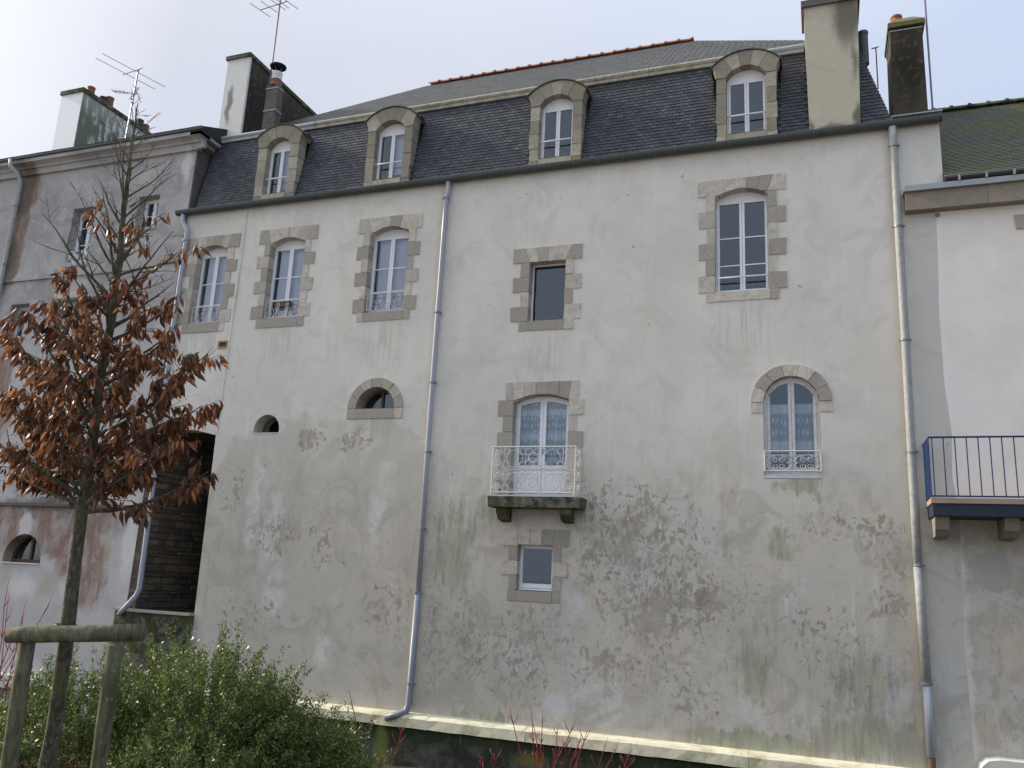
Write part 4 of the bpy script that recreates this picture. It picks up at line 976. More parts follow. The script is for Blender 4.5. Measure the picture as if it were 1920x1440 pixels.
# ---- passage under the bridge
ps = thing('passage', 'dark vaulted passage between the grey house and the pale building, rubble stone side', 'passage')
MB().box(-14.58, -14.50, .0, 9, .3, 4.9).build('side_wall', 'mortar', ps)
MB().box(-14.6, -12.78, .425, .5, 4.75, 10.1).build('inner_wall', 'dark', B)
MB().box(-12.86, -12.78, .51, 9, -1.3, 4.9).build('side_wall', 'mortar', ps)
MB().box(-14.5, -12.86, 8.9, 9, .3, 4.9).build('end_wall', 'dark', ps)
n = 8; m = MB()
for y in (.425, 9): m.v += [(x, y, z-.0) for x, z in [(-14.5, 4.56), (-14.1, 4.64), (-13.5, 4.62), (-12.86, 4.48)]]
m.f = [(i, i+1, 4+i+1, 4+i) for i in range(3)]; m.build('vault', 'mortar', ps)
MB().box(-14.95, -12.85, -.1, 9, -2.2, .50).build('landing', 'mossy_stone', ps)
MB().box(-14.95, -12.87, -.16, .0, .505, .56).build('kerb', 'granite', ps)
# rubble stones on the left side wall: real pieces, nearest ones single, further back joined
k = 0; js = MB(); z = .56
while z < 4.5:
    h = random.uniform(.07, .19); y = .02+random.uniform(-.1, 0)*0
    while y < 6:
        w_ = random.uniform(.14, .52); a = .012
        pts = [(y+a+J(.02), z+a+J(.012)), (y+w_-a+J(.02), z+a+J(.014)), (y+w_-a+J(.025), z+h-a+J(.014)), (y+a+J(.025), z+h-a+J(.014))]; xo = -14.5+random.uniform(.012, .04)
        tgt = MB() if y < 3.2 and k < 295 else js
        c0 = ((pts[0][0]+pts[2][0])/2, (pts[0][1]+pts[2][1])/2)
        fr_ = [(xo, c0[0]+(p-c0[0])*.93, c0[1]+(q-c0[1])*.86) for p, q in pts]; bk = [(-14.505, p, q) for p, q in pts]
        tgt.add(fr_+bk, [(0, 1, 2, 3), (1, 0, 4, 5), (2, 1, 5, 6), (3, 2, 6, 7), (0, 3, 7, 4)])
        if tgt is not js: tgt.build('stone', 'rubble', ps); k += 1
        y += w_
    z += h
js.build('stones', 'rubble', ps)['kind'] = 'stuff'

# ------------------------------------------------------------------ grey house on the left
G = thing('grey_house', 'grey rendered town house with rust stains, cornice and string course left of the passage', 'house')
LW = [(-18.46, -17.68, 9.05, 10.63, 'upper window with white crossed railing'), (-16.27, -15.60, 9.84, 10.72, 'small upper window behind the bare tree top'), (-20.09, -19.42, 7.15, 8.06, 'small barred window low at the left edge'), (-18.46, -17.74, 6.68, 8.08, 'window with a green railing'), (-18.35, -17.75, 3.9, 5.0, 'dark window behind the brown leaves'),
      (-20.6, -19.9, 4.0, 5.1, 'dark window at the far left behind leaves')]
gh = [[(a, z0), (b, z0), (b, z1), (a, z1)] for a, b, z0, z1, _ in LW]
gh.append(opening(-18.76, -17.53, 1.43, 1.5, 2.11, 12))
wall('wall', [(-27, -2.2), (-14.78, -2.2), (-14.72, 4), (-14.62, 12.25), (-27, 12.25)], gh, 'grey', G, y=0., thick=.35)
MB().box(-14.66, -14.60, .01, 8, 4.5, 12.2).build('flank_wall', 'cement', G)
# rough toothed stones at the lower corner
z = .5
while z < 4.4:
    h = random.uniform(.12, .22); stone_box(G, -14.80-random.uniform(0, .06), -14.50, z, z+h, 'rubble', .015, .3, .008); z += h
m = MB(); m.box(-27, -14.3, -.32, .05, 12.06, 12.16); m.box(-27, -14.45, -.16, .05, 11.95, 12.06); m.box(-27, -14.52, -.08, .05, 11.80, 11.95)
m.box(-14.62, -14.3, -.32, 6, 12.065, 12.155); m.box(-14.62, -14.45, .05, 6, 11.95, 12.06); m.build('cornice', 'grey', G)
# wave-shaped cove under the cornice
n = 8; m = MB(); pr = [(-.30+.22*math.sin(PI/2*k/n), 12.06-.24*(1-math.cos(PI/2*k/n))-.0) for k in range(n+1)]; pr = [(y, z) for y, z in pr]+[(.0, 11.82), (0, 12.06)]
q = len(pr)
for x in (-27, -14.35): m.v += [(x, y, z) for y, z in pr]
m.f = [(i, (i+1) % q, q+(i+1) % q, q+i) for i in range(q)]+[tuple(reversed(range(q))), tuple(range(q, 2*q))]; m.build('cornice', 'grey', G)
# gutter edge and low roof
m = MB(); m.tube([(-27, -.34, 12.20), (-14.25, -.34, 12.20)], .035, 6); m.build('gutter', 'zinc', G)
m = MB(); m.add([(-27, -.36, 12.24), (-14.28, -.36, 12.24), (-14.28, 5, 14.6), (-27, 5, 14.6)], [(0, 1, 2, 3)]); m.add([(-27, -.36, 12.18), (-14.28, -.36, 12.18), (-14.28, -.36, 12.24), (-27, -.36, 12.24)], [(0, 1, 2, 3)])
m.add([(-14.28, -.36, 12.18), (-14.28, 5, 12.18), (-14.28, 5, 14.6), (-14.28, -.36, 12.24)], [(0, 1, 2, 3)]); gr = m.build('roof', 'under', G)
mm, _ = slope_slates(Vector((-24, -.36, 12.245)), ux, Vector((0, 5.36, 2.36)).normalized(), 9.7, 1.2, .2, .12, lambda v: 0, lambda v: 9.72); mm.build('slates', 'slates_up', gr)['kind'] = 'stuff'
# string course and plinth ledge
MB().prism([(-27, 8.70), (-15.9, 8.70), (-15.9, 8.80), (-27, 8.80)], -.05, .01, .01, .02).build('string_course', 'grey', G)
MB().prism([(-15.35, 8.80), (-14.70, 8.80), (-14.70, 9.02), (-15.35, 9.02)], -.04, .01, .01, .02).build('string_course', 'granite', G)
MB().prism([(-27, -2.2), (-14.80, -2.2), (-14.76, 2.80), (-27, 2.80)], -.001, .0, 0, 0) 
m = MB(); m.prism([(-27, 2.78), (-14.79, 2.78), (-14.79, 2.85), (-27, 2.85)], -.05, .01, .01, .02); m.build('plinth_ledge', 'rubble', G)
for i, (a, b, z0, z1, lab) in enumerate(LW):
    w_ = part('window', G); w_['label'] = lab; old = i in (2, 3, 4, 5)
    bars = {0: (z0+.62, z0+1.1), 1: (z0+.42,), 2: (z0+.3, z0+.58), 3: (z0+.5, z0+.95), 4: (), 5: ()}[i]
    casement(w_, a, b, z0, z1-.0001, z1, y=.25, bars=bars, mat='oldwhite' if old else 'white', fw=.05, lw=.045, blind='blind' if i in (0, 1) else None, blind_off=.28, depth=.6)
    MB().box(a-.03, b+.03, -.03, .24, z0-.07, z0-.001).build('sill', 'grey', w_)
    if i == 3: MB().prism([(a-.12, z1+.03), (b+.12, z1+.03), (b+.12, z1+.2), (a-.12, z1+.2)], -.03, .05, .01, .01).build('lintel', 'granite', w_)
    if i == 0:
        m = MB(); rr_ = .009
        for z in (z0+.04, z0+.36): m.tube([(a, .02, z), (b, .02, z)], .012, 5)
        for q in range(3):
            u0 = a+(b-a)*q/3; u1 = a+(b-a)*(q+1)/3; m.tube([(u0, .02, z0+.04), (u1, .02, z0+.36)], rr_, 4); m.tube([(u1, .02, z0+.04), (u0, .02, z0+.36)], rr_, 4); m.tube([(u0, .02, z0+.04), (u0, .02, z0+.36)], rr_, 4); m.tube(circle((u0+u1)/2, z0+.2, .05, .02, 10), rr_, 4)
        m.build('railing', 'iron_white', w_)
    if i == 3:
        m = MB(); [m.tube([(a+(b-a)*q/7, -.02, z0), (a+(b-a)*q/7, -.02, z0+.36)], .012, 4) for q in range(8)]; m.tube([(a, -.02, z0+.36), (b, -.02, z0+.36)], .016, 5); m.tube([(a, -.02, z0+.03), (b, -.02, z0+.03)], .016, 5); m.build('railing', 'iron_green', w_)
aw2 = part('half_round_window', G); cx = -18.145
m = MB().ring(opening(cx-.6, cx+.6, 1.43, 1.5, 2.10, 12), opening(cx-.54, cx+.54, 1.51, 1.52, 2.04, 12), .24, .3); m.box(cx-.03, cx+.03, .23, .3, 1.45, 2.07); m.build('frame', 'brownwood', aw2)
for a, b in ((cx-.54, cx-.03), (cx+.03, cx+.54)):
    n = 6; MB().add([(a, .27, 1.5), (b, .27, 1.5)]+[(b+(a-b)*q/n, .27, 1.52+.52*math.sqrt(max(0, 1-((b+(a-b)*q/n-cx)/.54)**2))) for q in range(n+1)], [tuple(range(n+3))]).build('pane', 'glass', aw2)
MB().box(cx-.8, cx+.8, .352, .37, 1.3, 2.3).build('room', 'dark', aw2)
MB().box(cx-.62, cx+.62, -.02, .2, 1.40, 1.43).build('sill', 'oldwhite', aw2)
pipe(G, None, 0, 0, [(-20.5, -.1, z, .06) for z in (10.9, 9.2, 7.5)], 'downpipe running down the rust stain at the left edge',
     [([(-20.72, -.34, 12.2), (-20.68, -.34, 12.0), (-20.55, -.2, 11.85), (-20.48, -.1, 11.6), (-20.5, -.1, 9.3), (-20.5, -.1, 4)], .06, 'pipe_old')])
lc = thing('low_coping', 'pale low ledge at the foot of the grey house behind the red stems', 'wall')
MB().prism([(-24, -1.35), (-16.9, -1.35), (-16.8, -1.25), (-16.85, -1.12), (-17.0, -1.08), (-24, -1.08)], -.3, .01, .02, .03).build('coping', 'oldwhite', lc)
cA = part('chimney', G); cA['label'] = 'large white rendered chimney with green streaked side and row of pots'
MB().box(-22.17, -21.31, 2.0, 4.95, 12.5, 15.80).build('stack', 'chimA_side', cA)
MB().box(-22.19, -21.315, 1.98, 1.999, 12.5, 15.80).build('white_face', 'white', cA)
m = MB(); m.box(-22.22, -21.26, 1.93, 5.0, 15.80, 15.93); m.add([(-22.22, 1.93, 15.93), (-21.26, 1.93, 15.93), (-21.26, 5, 15.93), (-22.22, 5, 15.93), (-22.0, 2.1, 16.03), (-21.45, 2.1, 16.03), (-21.45, 4.8, 16.03), (-22.0, 4.8, 16.03)], [(0, 1, 5, 4), (1, 2, 6, 5), (2, 3, 7, 6), (3, 0, 4, 7), (4, 5, 6, 7)]); m.build('cap', 'mossy_stone', cA)
for y, h, rr_, mt in ((2.45, .22, .11, 'dull_terracotta'), (2.95, .16, .12, 'black'), (3.2, .30, .12, 'dull_terracotta'), (4.55, .26, .11, 'black'), (4.8, .2, .12, 'dull_terracotta')):
    MB().lathe(-21.55, y, [(rr_*1.05, 16.0), (rr_, 16.0+h), (rr_*1.12, 16.01+h), (rr_*1.1, 16.05+h), (rr_*.7, 16.05+h)], 10).build('pot', mt, cA)
cC = part('chimney', G); cC['label'] = 'low chimney stub with two clay pots behind the cornice'
MB().box(-18.7, -17.9, 2.4, 2.9, 12.9, 13.75).build('stack', 'cement', cC)
for x in (-18.5, -18.2): MB().lathe(x, 2.6, [(.11, 13.75), (.10, 14.0), (.12, 14.02), (.11, 14.06), (.07, 14.06)], 10).build('pot', 'dull_terracotta', cC)

# antennas
def yagi(name, label, mast, rad, booms):
    t = thing(name, label, 'antenna', 'television antennas on the roofs'); MB().tube(mast, rad, 6).build('mast', 'alu', t)
    for (c0, bd, bl, els) in booms:
        c0 = Vector(c0); bd = Vector(bd).normalized(); m = MB(); m.tube([c0-bd*bl/2, c0+bd*bl/2], .013, 5)
        for (t_, d, l) in els:
            d = Vector(d).normalized(); p = c0+bd*t_*bl; m.tube([p-d*l/2, p+d*l/2], .0085, 4)
        m.build('boom', 'alu', t)
    return t
yd = (.28, .96, 0)
yagi('tv_antenna', 'aerial with two long rods on a thin mast above the grey house', [(-18.18, 1, 12.7), (-18.12, 1, 15.42)], .022,
     [((-18.33, 1, 15.36), (1, -.144, 0), .85, [(-.35, yd, 1.85), (.1, yd, 1.95)]),
      ((-18.35, .9, 14.62), (1, .5, 0), .7, [(q, (0, 1, 0), .22) for q in (-.45, -.3, -.15, 0)]+[(.3+.05*q, (.1, .3, 1), .5) for q in range(3)]+[(.45, (0, .7, -.7), .5)])])
yagi('tv_antenna', 'aerial on a tall mast beside the flue cowl on the pale building', [(-13.42, .95, 13.0), (-13.42, .95, 17.6)], .024,
     [((-13.62, .95, 16.5), (1, -.1, .0), .95, [(-.5, yd, .7), (-.15, yd, .6), (.15, yd, .55), (.3, yd, .5), (.5, yd, .75)])])
t = thing('antenna_mast', 'plain thin mast beside the mossy chimney at the right end', 'mast'); MB().tube([(2.27, 1.15, 10.2), (2.27, 1.15, 14.6)], .018, 6).build('pole', 'alu', t)
t = thing('roof_bracket', 'small iron hook standing on the slate roof edge by the mossy chimney', 'hook')
MB().tube([(1.28, .7, 11.3), (1.28, .7, 12.2), (1.2, .7, 12.2), (1.33, .7, 12.22)], .012, 5).build('hook', 'black', t)

# ------------------------------------------------------------------ house on the right
H = thing('corner_house', 'pinkish rendered house with mossy slate roof and brown stone cornice at the right edge', 'house')
edge = [(2.06, -1.4), (2.03, 1.0), (2.07, 2.4), (2.09, 3.0), (2.02, 3.6), (2.06, 4.3), (2.0, 5.2), (1.99, 6.4), (2.03, 7.4), (2.05, 8.4)]
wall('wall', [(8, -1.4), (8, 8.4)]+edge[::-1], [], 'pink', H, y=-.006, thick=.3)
m = MB(); zc = 8.30
for k, (a, b) in enumerate(((1.555, 2.84), (2.845, 3.55), (3.555, 4.8), (4.805, 7))): MB().prism([(a, 8.295), (b, 8.295), (b, 8.63), (a, 8.63)], -.2, 0, .008, .01).build('cornice_stone', 'brownstone', H)
m = MB(); m.prism([(1.52, 8.635), (7, 8.635), (7, 8.74), (1.56, 8.74)], -.26, .0, .01, .02); m.build('cornice_flashing', 'zinc_pale', H)
m = MB(); m.tube([(2.2, -.22, 8.81), (7, -.22, 8.81)], .06, 8); hg = m.build('gutter', 'black', H)
for k in range(9): MB().box(2.4+k*.42, 2.43+k*.42, -.30, -.14, 8.74, 8.83).build('bracket', 'zinc_pale', hg)
m = MB(); m.add([(2.2, -.2, 8.86), (9, -.2, 8.86), (9, 3.0, 11.90), (2.2, 3.0, 11.90), (9, 6.2, 8.86), (2.2, 6.2, 8.86)], [(0, 1, 2, 3), (3, 2, 4, 5), (0, 3, 5)]); hr = m.build('roof', 'under', H)
upr = Vector((0, 3.2, 3.04)); Lx = upr.length; upr.normalize()
mm, _ = slope_slates(Vector((2.2, -.2, 8.865)), ux, upr, 4, Lx, .13, .085, lambda v: 0, lambda v: 3.2); mm.build('slates', 'slates_moss', hr)['kind'] = 'stuff'
for k in range(10):
    o = link('ridge_tile', rt.copy() if k == 0 else rtm, hr)
    if k == 0: rtm = o.data; rtm.materials.clear(); rtm.materials.append(MAT['mossy_stone'])
    o.location = (2.2+k*Lr, 3.0, 11.93)
MB().prism([(3.26, 7.85), (3.6, 7.85), (3.6, 8.12), (3.24, 8.10)], -.03, .02, .01, .01).build('stone', 'granite', H)
t = MB(); t.tube([(2.066+.028*math.cos(a*.7), -.045, 8.22+.028*math.sin(a*.7)) for a in range(10)], .009, 5); t.tube([(2.066, .02, 8.26), (2.066, -.045, 8.25)], .01, 5); t.build('iron_ring', 'black', H)
bb = part('balcony', H); y0 = -.78
MB().prism([(1.60, 3.09), (5, 3.09), (5, 3.17), (1.60, 3.17)], y0, 0, .006, .006).build('floor', 'pinkslab', bb)
MB().prism([(1.62, 2.90), (5, 2.90), (5, 3.085), (1.62, 3.085)], y0+.02, .0, .006, .006).build('beam', 'navy', bb)
m = MB(); n = 22
m.tube([(1.61, 0, 4.13), (1.61, y0, 4.13), (5, y0, 4.13)], .016, 6); m.tube([(1.61, 0, 3.20), (1.61, y0, 3.20), (5, y0, 3.20)], .013, 6)
rb_ = m.build('railing', 'iron_blue', bb)
for k in range(20): MB().tube([(1.66+k*.163, y0, 3.19), (1.66+k*.163, y0, 4.13)], .009, 5).build('bar', 'iron_blue', bb)
for k in range(8): MB().tube([(1.61, y0+.02+k*.1, 3.19), (1.61, y0+.02+k*.1, 4.13)], .010, 5).build('bar', 'iron_blue', bb)
for x in (1.66, 2.62, 3.6):
    m = MB(); prof = [(0, 2.58), (-.42, 2.60), (-.58, 2.70), (-.64, 2.895), (0, 2.895)]; n = len(prof)
    vs = [(x+J(.01), y, z) for y, z in prof]+[(x+.2+J(.01), y, z) for y, z in prof]
    m.add(vs, [tuple(range(n)), tuple(reversed(range(n, 2*n)))]+[((i+1) % n, i, n+i, n+(i+1) % n) for i in range(n)]); m.build('corbel', 'dormer_stone', bb)

# ------------------------------------------------------------------ tree
T = thing('young_tree', 'slender young tree in the left foreground holding rust brown dead leaves, bare at the top', 'tree')
tp = [(-4.13, -11.57, 0.0), (-4.1, -11.6, 0.46), (-4.04, -11.65, 0.75), (-3.97, -11.74, 1.21), (-3.89, -11.84, 1.73), (-3.84, -11.89, 2.03), (-3.75, -12.0, 2.61), (-3.66, -12.07, 3.01), (-3.62, -12.14, 3.39), (-3.58, -12.19, 3.65), (-3.55, -12.23, 3.95), (-3.53, -12.25, 4.1)]
tr_ = [.046, .045, .042, .038, .033, .030, .025, .020, .016, .011, .006, .003]
P = []; RR = []
for i in range(len(tp)-1):
    for q in range(4):
        t_ = q/4; a = Vector(tp[i]); b = Vector(tp[i+1]); P.append(a.lerp(b, t_)+Vector((J(.006), J(.006), 0))); RR.append((tr_[i]*(1-t_)+tr_[i+1]*t_)*(1+J(.06)))
P.append(Vector(tp[-1])); RR.append(.002)
MB().tube(P, RR, 12).build('trunk', 'bark', T, True)
def trunk_at(z):
    for i in range(len(P)-1):
        if P[i].z <= z <= P[i+1].z:
            q = (z-P[i].z)/max(1e-6, P[i+1].z-P[i].z); return P[i].lerp(P[i+1], q), RR[i]*(1-q)+RR[i+1]*q
    return P[-1], .003
VR = Vector((.936, .0, 0)); 
bm_ = MB(); tw = MB(); leafpos = []
def grow(p0, d, L, r0, leafy, lvl=0):
    n = max(5, int(L/.05)); p = p0.copy(); pts = [p.copy()]; dd = d.normalized()
    for i in range(n):
        dd = (dd+Vector((J(.16), J(.16), J(.12)+(.035 if lvl == 0 else .01)))).normalized(); p = p+dd*(L/n); pts.append(p.copy())
    rs = [max(.0012, r0*(1-.85*i/n)) for i in range(n+1)]
    (bm_ if lvl == 0 else tw).tube(pts, rs, 6 if lvl == 0 else 4, False)
    if lvl < 2:
        k = max(2, int(L/(.10 if lvl == 0 else .085)))
        for j in range(k):
            i = int(n*(.2+.8*(j+random.random())/k)); i = min(i, n-1)
            t = (pts[i+1]-pts[i]).normalized(); side = t.cross(Vector((0, 0, 1))); side = side.normalized() if side.length > .1 else Vector((1, 0, 0))
            s2 = side*random.choice((-1, 1))+Vector((0, 0, J(.5)+.1)); grow(pts[i], t*.8+s2*.75, L*random.uniform(.22, .45)*(1.1-i/n*.6)+.03, rs[i]*.6, leafy, lvl+1)
    if leafy > 0:
        st = .3 if lvl == 0 else .12
        for i in range(1, n+1):
            if i/n < st: continue
            for q in range(3):
                if random.random() < leafy*(.50 if lvl else .30): leafpos.append((pts[i].lerp(pts[i-1], random.random()), dd.copy()))
# limbs: (height on trunk, azimuth, length, upward slope, leafiness)
random.seed(21)
limbs = []
for i in range(36):
    z = 1.86+i*.031+J(.02); a = i*2.39996+J(.4)
    t_ = min(1, (z-1.86)/1.12)
    Lb = (.74 if t_ < .35 else .74-.44*(t_-.35)/.65)*random.uniform(.75, 1.15)
    limbs.append((z, a, Lb, .22+.45*t_, 1.0 if t_ < .8 else .75))
for i in range(34):
    z = 2.86+i*.033+J(.015); a = i*2.39996+1; t_ = i/34
    limbs.append((z, a, (.56-.36*t_)*random.uniform(.7, 1.2), .9+.5*t_, (.6 if i < 5 else .22) if i < 14 and random.random() < .45 else 0))
# long low limb to the far left, and one right
limbs += [(1.92, PI*.98, .80, .55, 1.0), (2.0, PI*1.05, .78, .62, 1.0), (2.1, PI*.92, .72, .5, 1), (1.88, -.1, .62, .35, .8), (2.2, PI*1.1, .6, .4, 1), (1.87, PI*.9, .75, .2, 1), (1.9, PI*1.05, .8, .15, 1), (2.0, PI*.95, .8, .25, 1), (1.9, -.25, .62, .25, 1), (2.1, .1, .68, .35, 1), (1.98, .25, .6, .6, .9)]
for (z, a, Lb, sl_, lf) in limbs:
    p, rr_ = trunk_at(z); d = Vector((math.cos(a), math.sin(a), sl_)); grow(p, d, Lb, min(rr_*.5, .013), lf)
bm_.build('branches', 'bark', T, True); tw.build('twigs', 'bark', T)['kind'] = 'stuff'
def leaf_mesh(v):
    """drooping pointed leaf with folded midrib and curled edges, tip along -Z"""
    random.seed(100+v); L_ = 1.0; m = MB(); n = 6; curl = random.uniform(.3, 1.3)*random.choice((1, 1, -1)); fold = random.uniform(.4, 1.15); tw_ = J(.8)
    rows = []
    for i in range(n+1):
        t_ = i/n; w_ = .26*math.sin(PI*min(1, t_**.8*1.0))**.8*(1-.25*t_)+.002; yb = curl*.35*t_*t_
        a = tw_*t_
        r3 = []
        for k, sx in ((0, -1), (1, -.5), (2, 0), (3, .5), (4, 1)):
            x = sx*w_*math.cos(fold*abs(sx)); y = yb+abs(sx)*w_*math.sin(fold)*1.0+.035*math.sin(9*t_+sx*3)
            r3.append((x*math.cos(a)-y*math.sin(a), x*math.sin(a)+y*math.cos(a), -t_))
        rows += r3
    m.v = rows; m.f = [(i*5+k, i*5+k+1, (i+1)*5+k+1, (i+1)*5+k) for i in range(n) for k in range(4)]
    return m
LM = [leaf_mesh(i) for i in range(6)]; random.seed(33)
random.shuffle(leafpos)
print('leaves', len(leafpos))
def leaf_matrix(p, d):
    down = Vector((d.x*.45+J(.5), d.y*.45+J(.5), -1+J(.2))).normalized(); yv = Vector((J(1), J(1), J(.4))); yv = (yv-down*yv.dot(down)).normalized(); xv = yv.cross(-down)
    s = random.uniform(.045, .096); return Matrix(((xv.x*s, yv.x*s, -down.x*s, p.x), (xv.y*s, yv.y*s, -down.y*s, p.y), (xv.z*s, yv.z*s, -down.z*s, p.z), (0, 0, 0, 1)))
LMe = []
for i, lm in enumerate(LM):
    me = bpy.data.meshes.new('leaf'); me.from_pydata(lm.v, [], lm.f); me.polygons.foreach_set('use_smooth', [True]*len(me.polygons)); me.materials.append(MAT['leaf']); LMe.append(me)
lj = MB(); lj.var = []
leafpos = leafpos[:3600]
leafpos.sort(key=lambda q: (q[0]-cpos).length)
step = max(1, len(leafpos)//300)
for i, (p, d) in enumerate(leafpos):
    mt = leaf_matrix(p, d); k = random.randrange(6)
    if i < 295:
        o = link('leaf', LMe[k], T); o.matrix_local = mt
    else:
        lm = LM[k]; lj.add([mt @ Vector(v) for v in lm.v], lm.f); lj.var += [random.random()]*len(lm.f)
o = lj.build('leaves', 'leaves', T, True); o['kind'] = 'stuff'

# tree support
S = thing('tree_support', 'greenish round timber stakes with a half log crossbar holding the young tree', 'tree support')
for a, b in (((-4.16, -11.78, -.1), (-4.035, -11.93, 1.17)), ((-3.71, -11.62, -.1), (-3.575, -11.78, 1.16))):
    a, b = Vector(a), Vector(b); MB().tube([a.lerp(b, q/6)+Vector((J(.003), J(.003), 0)) for q in range(7)], [.041+J(.002) for q in range(7)], 12).build('post', 'wood', S, True)
def halflog(p, q, rad):
    p, q = Vector(p), Vector(q); t = (q-p).normalized(); side = t.cross(Vector((0, 0, 1))).normalized(); m = MB(); n = 10; N_ = 8
    for i in range(N_+1):
        c = p.lerp(q, i/N_); rr_ = rad*(1+J(.03))
        for k in range(n+1):
            a = -PI/2+PI*k/n; m.v.append(c+side*rr_*math.cos(a)*1.0+Vector((0, 0, 1))*rr_*math.sin(a))
    m.f = [(i*(n+1)+k, i*(n+1)+(k+1) % (n+1), (i+1)*(n+1)+(k+1) % (n+1), (i+1)*(n+1)+k) for i in range(N_) for k in range(n+1)]+[tuple(reversed(range(n+1))), tuple(range(N_*(n+1), (N_+1)*(n+1)))]
    return m
halflog((-4.09, -12.00, 1.185), (-3.50, -11.80, 1.225), .043).build('crossbar', 'wood', S, True)
halflog((-3.52, -11.66, 1.22), (-4.10, -11.86, 1.18), .044).build('crossbar', 'wood', S, True)
m = MB(); m.tube([(-3.97+.055*math.cos(a*.6), -11.76+.055*math.sin(a*.6), 1.235) for a in range(12)], .008, 5); m.build('strap', 'strap', S)

# ------------------------------------------------------------------ shrubs
def shrub(name, label, blobs, nshoot, nleaf, lsize, seed, base):
    r_ = np.random.default_rng(seed); t = thing(name, label, 'shrub'); st = MB(); V = []; pos = []; dirs = []; tips = []
    for (cx, cy, cz, rx, ry, rz, wgt) in blobs:
        for k in range(int(nshoot*wgt)):
            a = r_.uniform(0, 2*PI); e = math.asin(r_.uniform(-.15, 1)); jj = r_.uniform(.80, 1.0)+(r_.uniform(0, .24) if r_.random() < .35 else 0)
            p1 = Vector((cx+rx*jj*math.cos(a)*math.cos(e), cy+ry*jj*math.sin(a)*math.cos(e), cz+rz*jj*math.sin(e)))
            p0 = Vector((cx+rx*.25*math.cos(a), cy+ry*.25*math.sin(a), cz-.1*rz)); mid = p0.lerp(p1, .5)+Vector((0, 0, .12*rz))
            pts = [(p0*(1-q)**2+mid*2*q*(1-q)+p1*q*q) for q in (0, .25, .5, .75, .9, 1.0)]
            if k % 6 == 0: st.tube(pts, [.005, .004, .003, .0022, .0015, .001], 3, False)
            for j in range(nleaf):
                q = r_.uniform(.42, 1.0)**.55; pp = p0*(1-q)**2+mid*2*q*(1-q)+p1*q*q
                pos.append(pp+Vector(r_.normal(0, .03, 3))*(1.25-q*.8))
            tips.append(p1)
    n = len(pos); Pn = np.array([tuple(p) for p in pos]); d1 = r_.normal(size=(n, 3)); d1[:, 2] = np.abs(d1[:, 2])*1.3+.1; d1 /= np.linalg.norm(d1, axis=1)[:, None]
    d2 = np.cross(d1, r_.normal(size=(n, 3))); d2 /= np.linalg.norm(d2, axis=1)[:, None]; s = (lsize*r_.uniform(.6, 1.3, n))[:, None]
    vs = np.stack([Pn, Pn+d1*s*.5+d2*s*.2, Pn+d1*s, Pn+d1*s*.5-d2*s*.2], 1).reshape(-1, 3)
    fo = MB(); fo.v = vs.tolist(); fo.f = np.arange(n*4).reshape(-1, 4).tolist(); fo.var = r_.random(n).tolist()
    st.build('stems', 'stem', t)['kind'] = 'stuff'
    me = bpy.data.meshes.new('foliage'); me.from_pydata(fo.v, [], fo.f); at = me.attributes.new('var', 'FLOAT', 'FACE'); at.data.foreach_set('value', fo.var); me.materials.append(MAT['shrubleaf']); o = link('foliage', me, t); o['kind'] = 'stuff'
    return t, tips
FL = []
t1, tips = shrub('flowering_shrub', 'big rounded green shrub with small white and pink flowers left of the stakes foot', [(-5.0, -9.2, -.15, 1.05, .8, 1.12, 1.0), (-4.35, -8.95, -.25, .62, .7, .85, .5), (-5.9, -9.7, -.2, .8, .7, .98, .7)], 1000, 74, .030, 5, 0); FL.append((t1, tips))
t1['label'] = 'big rounded green shrub with small white and pink flowers behind the timber stakes'
t2, tips2 = shrub('low_shrub', 'lower darker green shrub spreading at the right foot of the flowering shrub', [(-4.05, -8.7, -.6, .62, .6, .95, .8), (-4.6, -9.9, -.4, .9, .6, .78, .8)], 800, 66, .027, 8, 0)
fr_ = np.random.default_rng(3)
for t, tips in FL:
    m = MB(); m.var = []
    tt = [p for p in tips if p.z > .15]
    for i in fr_.permutation(len(tt))[:34]:
        p = tt[i]; v = fr_.random(); s = .011 if v < .66 else .013
        for a in range(4):
            q = a*PI/2+.4; c, d = math.cos(q), math.sin(q)
            m.add([p, p+Vector((c*s-d*s*.4, d*s+c*s*.4, s*.5)), p+Vector((c*s*1.5, d*s*1.5, s*.3)), p+Vector((c*s+d*s*.4, d*s-c*s*.4, s*.5))], [(0, 1, 2, 3)]); m.var.append(v*.6 if v < .66 else 1.0)
    m.build('flowers', 'flower', t)['kind'] = 'stuff'

def dogwood(label, stems, rad=.009, seed=1):
    random.seed(seed); t = thing('dogwood_shrub', label, 'shrub', None)
    for (top, bot) in stems:
        a, b = Vector(bot), Vector(top); dirv = b-a; b0 = a-dirv*1.2; m = MB(); n = 8; pts = [b0.lerp(b, q/n)+Vector((J(.008), J(.008), 0)) for q in range(n+1)]
        m.tube(pts, [rad*(1-.6*q/n) for q in range(n+1)], 6)
        for q in (4, 5, 6, 7):
            if random.random() < .75:
                sg = random.choice((-1, 1)); p = pts[q]; l = random.uniform(.05, .14); e = p+Vector((sg*l*.5, J(.03), l)); m.tube([p, p.lerp(e, .5)+Vector((sg*.01, 0, 0)), e], [rad*.5, rad*.4, rad*.25], 4)
                if random.random() < .5: e2 = p+Vector((-sg*l*.5, J(.03), l*.9)); m.tube([p, e2], [rad*.5, rad*.25], 4)
        m.build('stem', 'redstem', t, True)
    return t
def dv(pts): return [((x1, y1, z1), (x0, y0, z0)) for (x1, y1, z1), (x0, y0, z0) in pts]
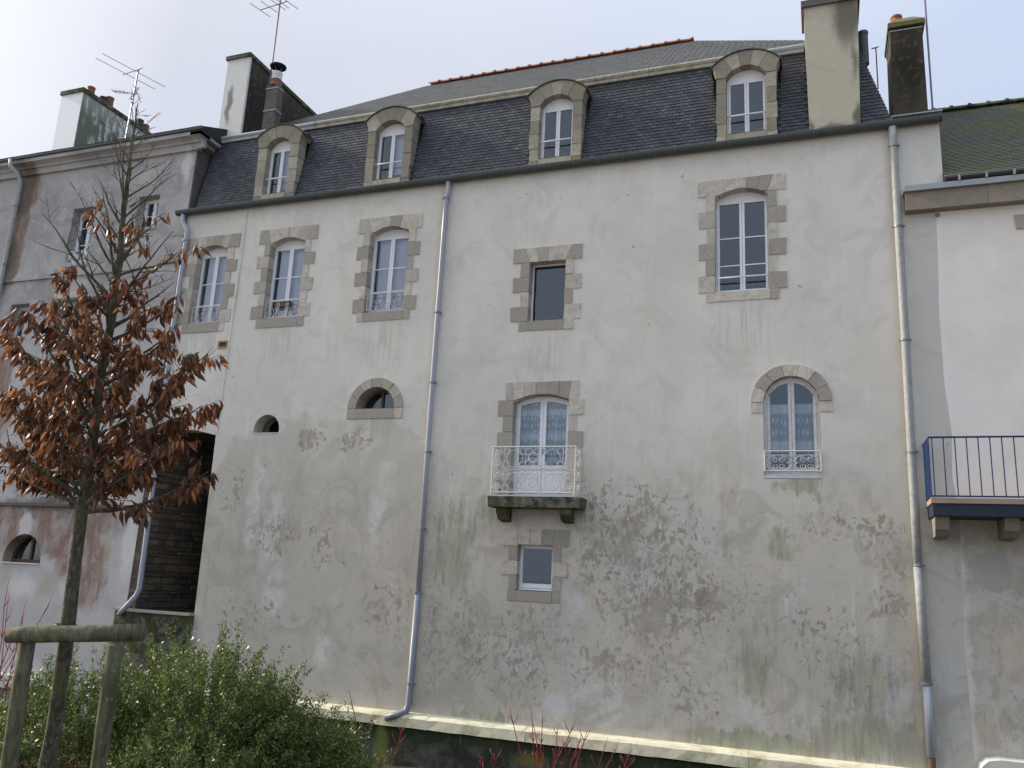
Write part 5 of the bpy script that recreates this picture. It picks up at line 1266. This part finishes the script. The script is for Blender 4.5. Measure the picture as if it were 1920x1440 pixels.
dogwood('cluster of bare red stems in front of the cream coping at the bottom centre', [((-3.21, -6.51, .28), (-3.07, -6.3, -.34)), ((-2.98, -6.43, .28), (-2.97, -6.27, -.34)), ((-2.87, -6.38, .27), (-2.93, -6.26, -.34)), ((-2.55, -6.24, .18), (-2.78, -6.19, -.33)), ((-2.72, -6.29, .14), (-2.76, -6.25, -.30)),
    ((-2.48, -6.2, .05), (-2.62, -6.15, -.33)), ((-2.42, -6.2, .08), (-2.58, -6.1, -.33)), ((-3.0, -6.3, .1), (-2.95, -6.1, -.4)), ((-2.60, -6.3, .02), (-2.7, -6.15, -.4)), ((-3.35, -6.5, -.2), (-3.4, -6.4, -.5)), ((-3.5, -6.5, -.24), (-3.45, -6.4, -.5))], .0095, 4)
dogwood('few thin red stems low at the bottom right of centre', [((-2.22, -6.08, .02), (-2.38, -6.0, -.4)), ((-2.12, -6.05, -.02), (-2.3, -6.0, -.4)), ((-1.95, -5.97, -.17), (-2.12, -5.95, -.4)), ((-2.0, -6.0, -.1), (-2.1, -6, -.4))], .0065, 5)
dogwood('two lone red stems in front of the mossy wall beside the shrub', [((-4.8, -7.13, .37), (-4.66, -6.89, -.43)), ((-4.25, -6.85, .09), (-4.42, -6.78, -.41)), ((-4.5, -6.9, -.3), (-4.5, -6.85, -.5))], .0085, 6)
dogwood('pinkish red stems at the left edge behind the timber stakes', [((-6.36, -10.16, 1.43), (-6.5, -9.97, .5)), ((-6.03, -10.0, 1.27), (-6.3, -9.97, .75)), ((-6.2, -10.1, 1.12), (-6.48, -10, .6)), ((-6.3, -10.0, 1.22), (-6.45, -9.9, .55)), ((-6.1, -10.1, 1.0), (-6.5, -10, .5)), ((-6.4, -10.1, 1.3), (-6.42, -10, .4)), ((-6.25, -10, .95), (-6.6, -10, .45))], .006, 7)
# dry twigs in front of the white block
t = thing('dry_twig', 'small dry dark twig in front of the white block at the bottom right', 'twig'); m = MB(); b = Vector((2.42, -1.6, -2.0))
random.seed(3)
m.tube([b, b+Vector((.02, 0, .8)), b+Vector((-.02, 0, 1.40))], [.008, .006, .004], 4)
for q in range(7):
    p = b+Vector((J(.02), 0, 1.1+q*.045)); m.tube([p, p+Vector((random.choice((-1, 1))*random.uniform(.03, .09), 0, random.uniform(.02, .08)))], [.004, .003], 4)
m.build('stem', 'black', t)
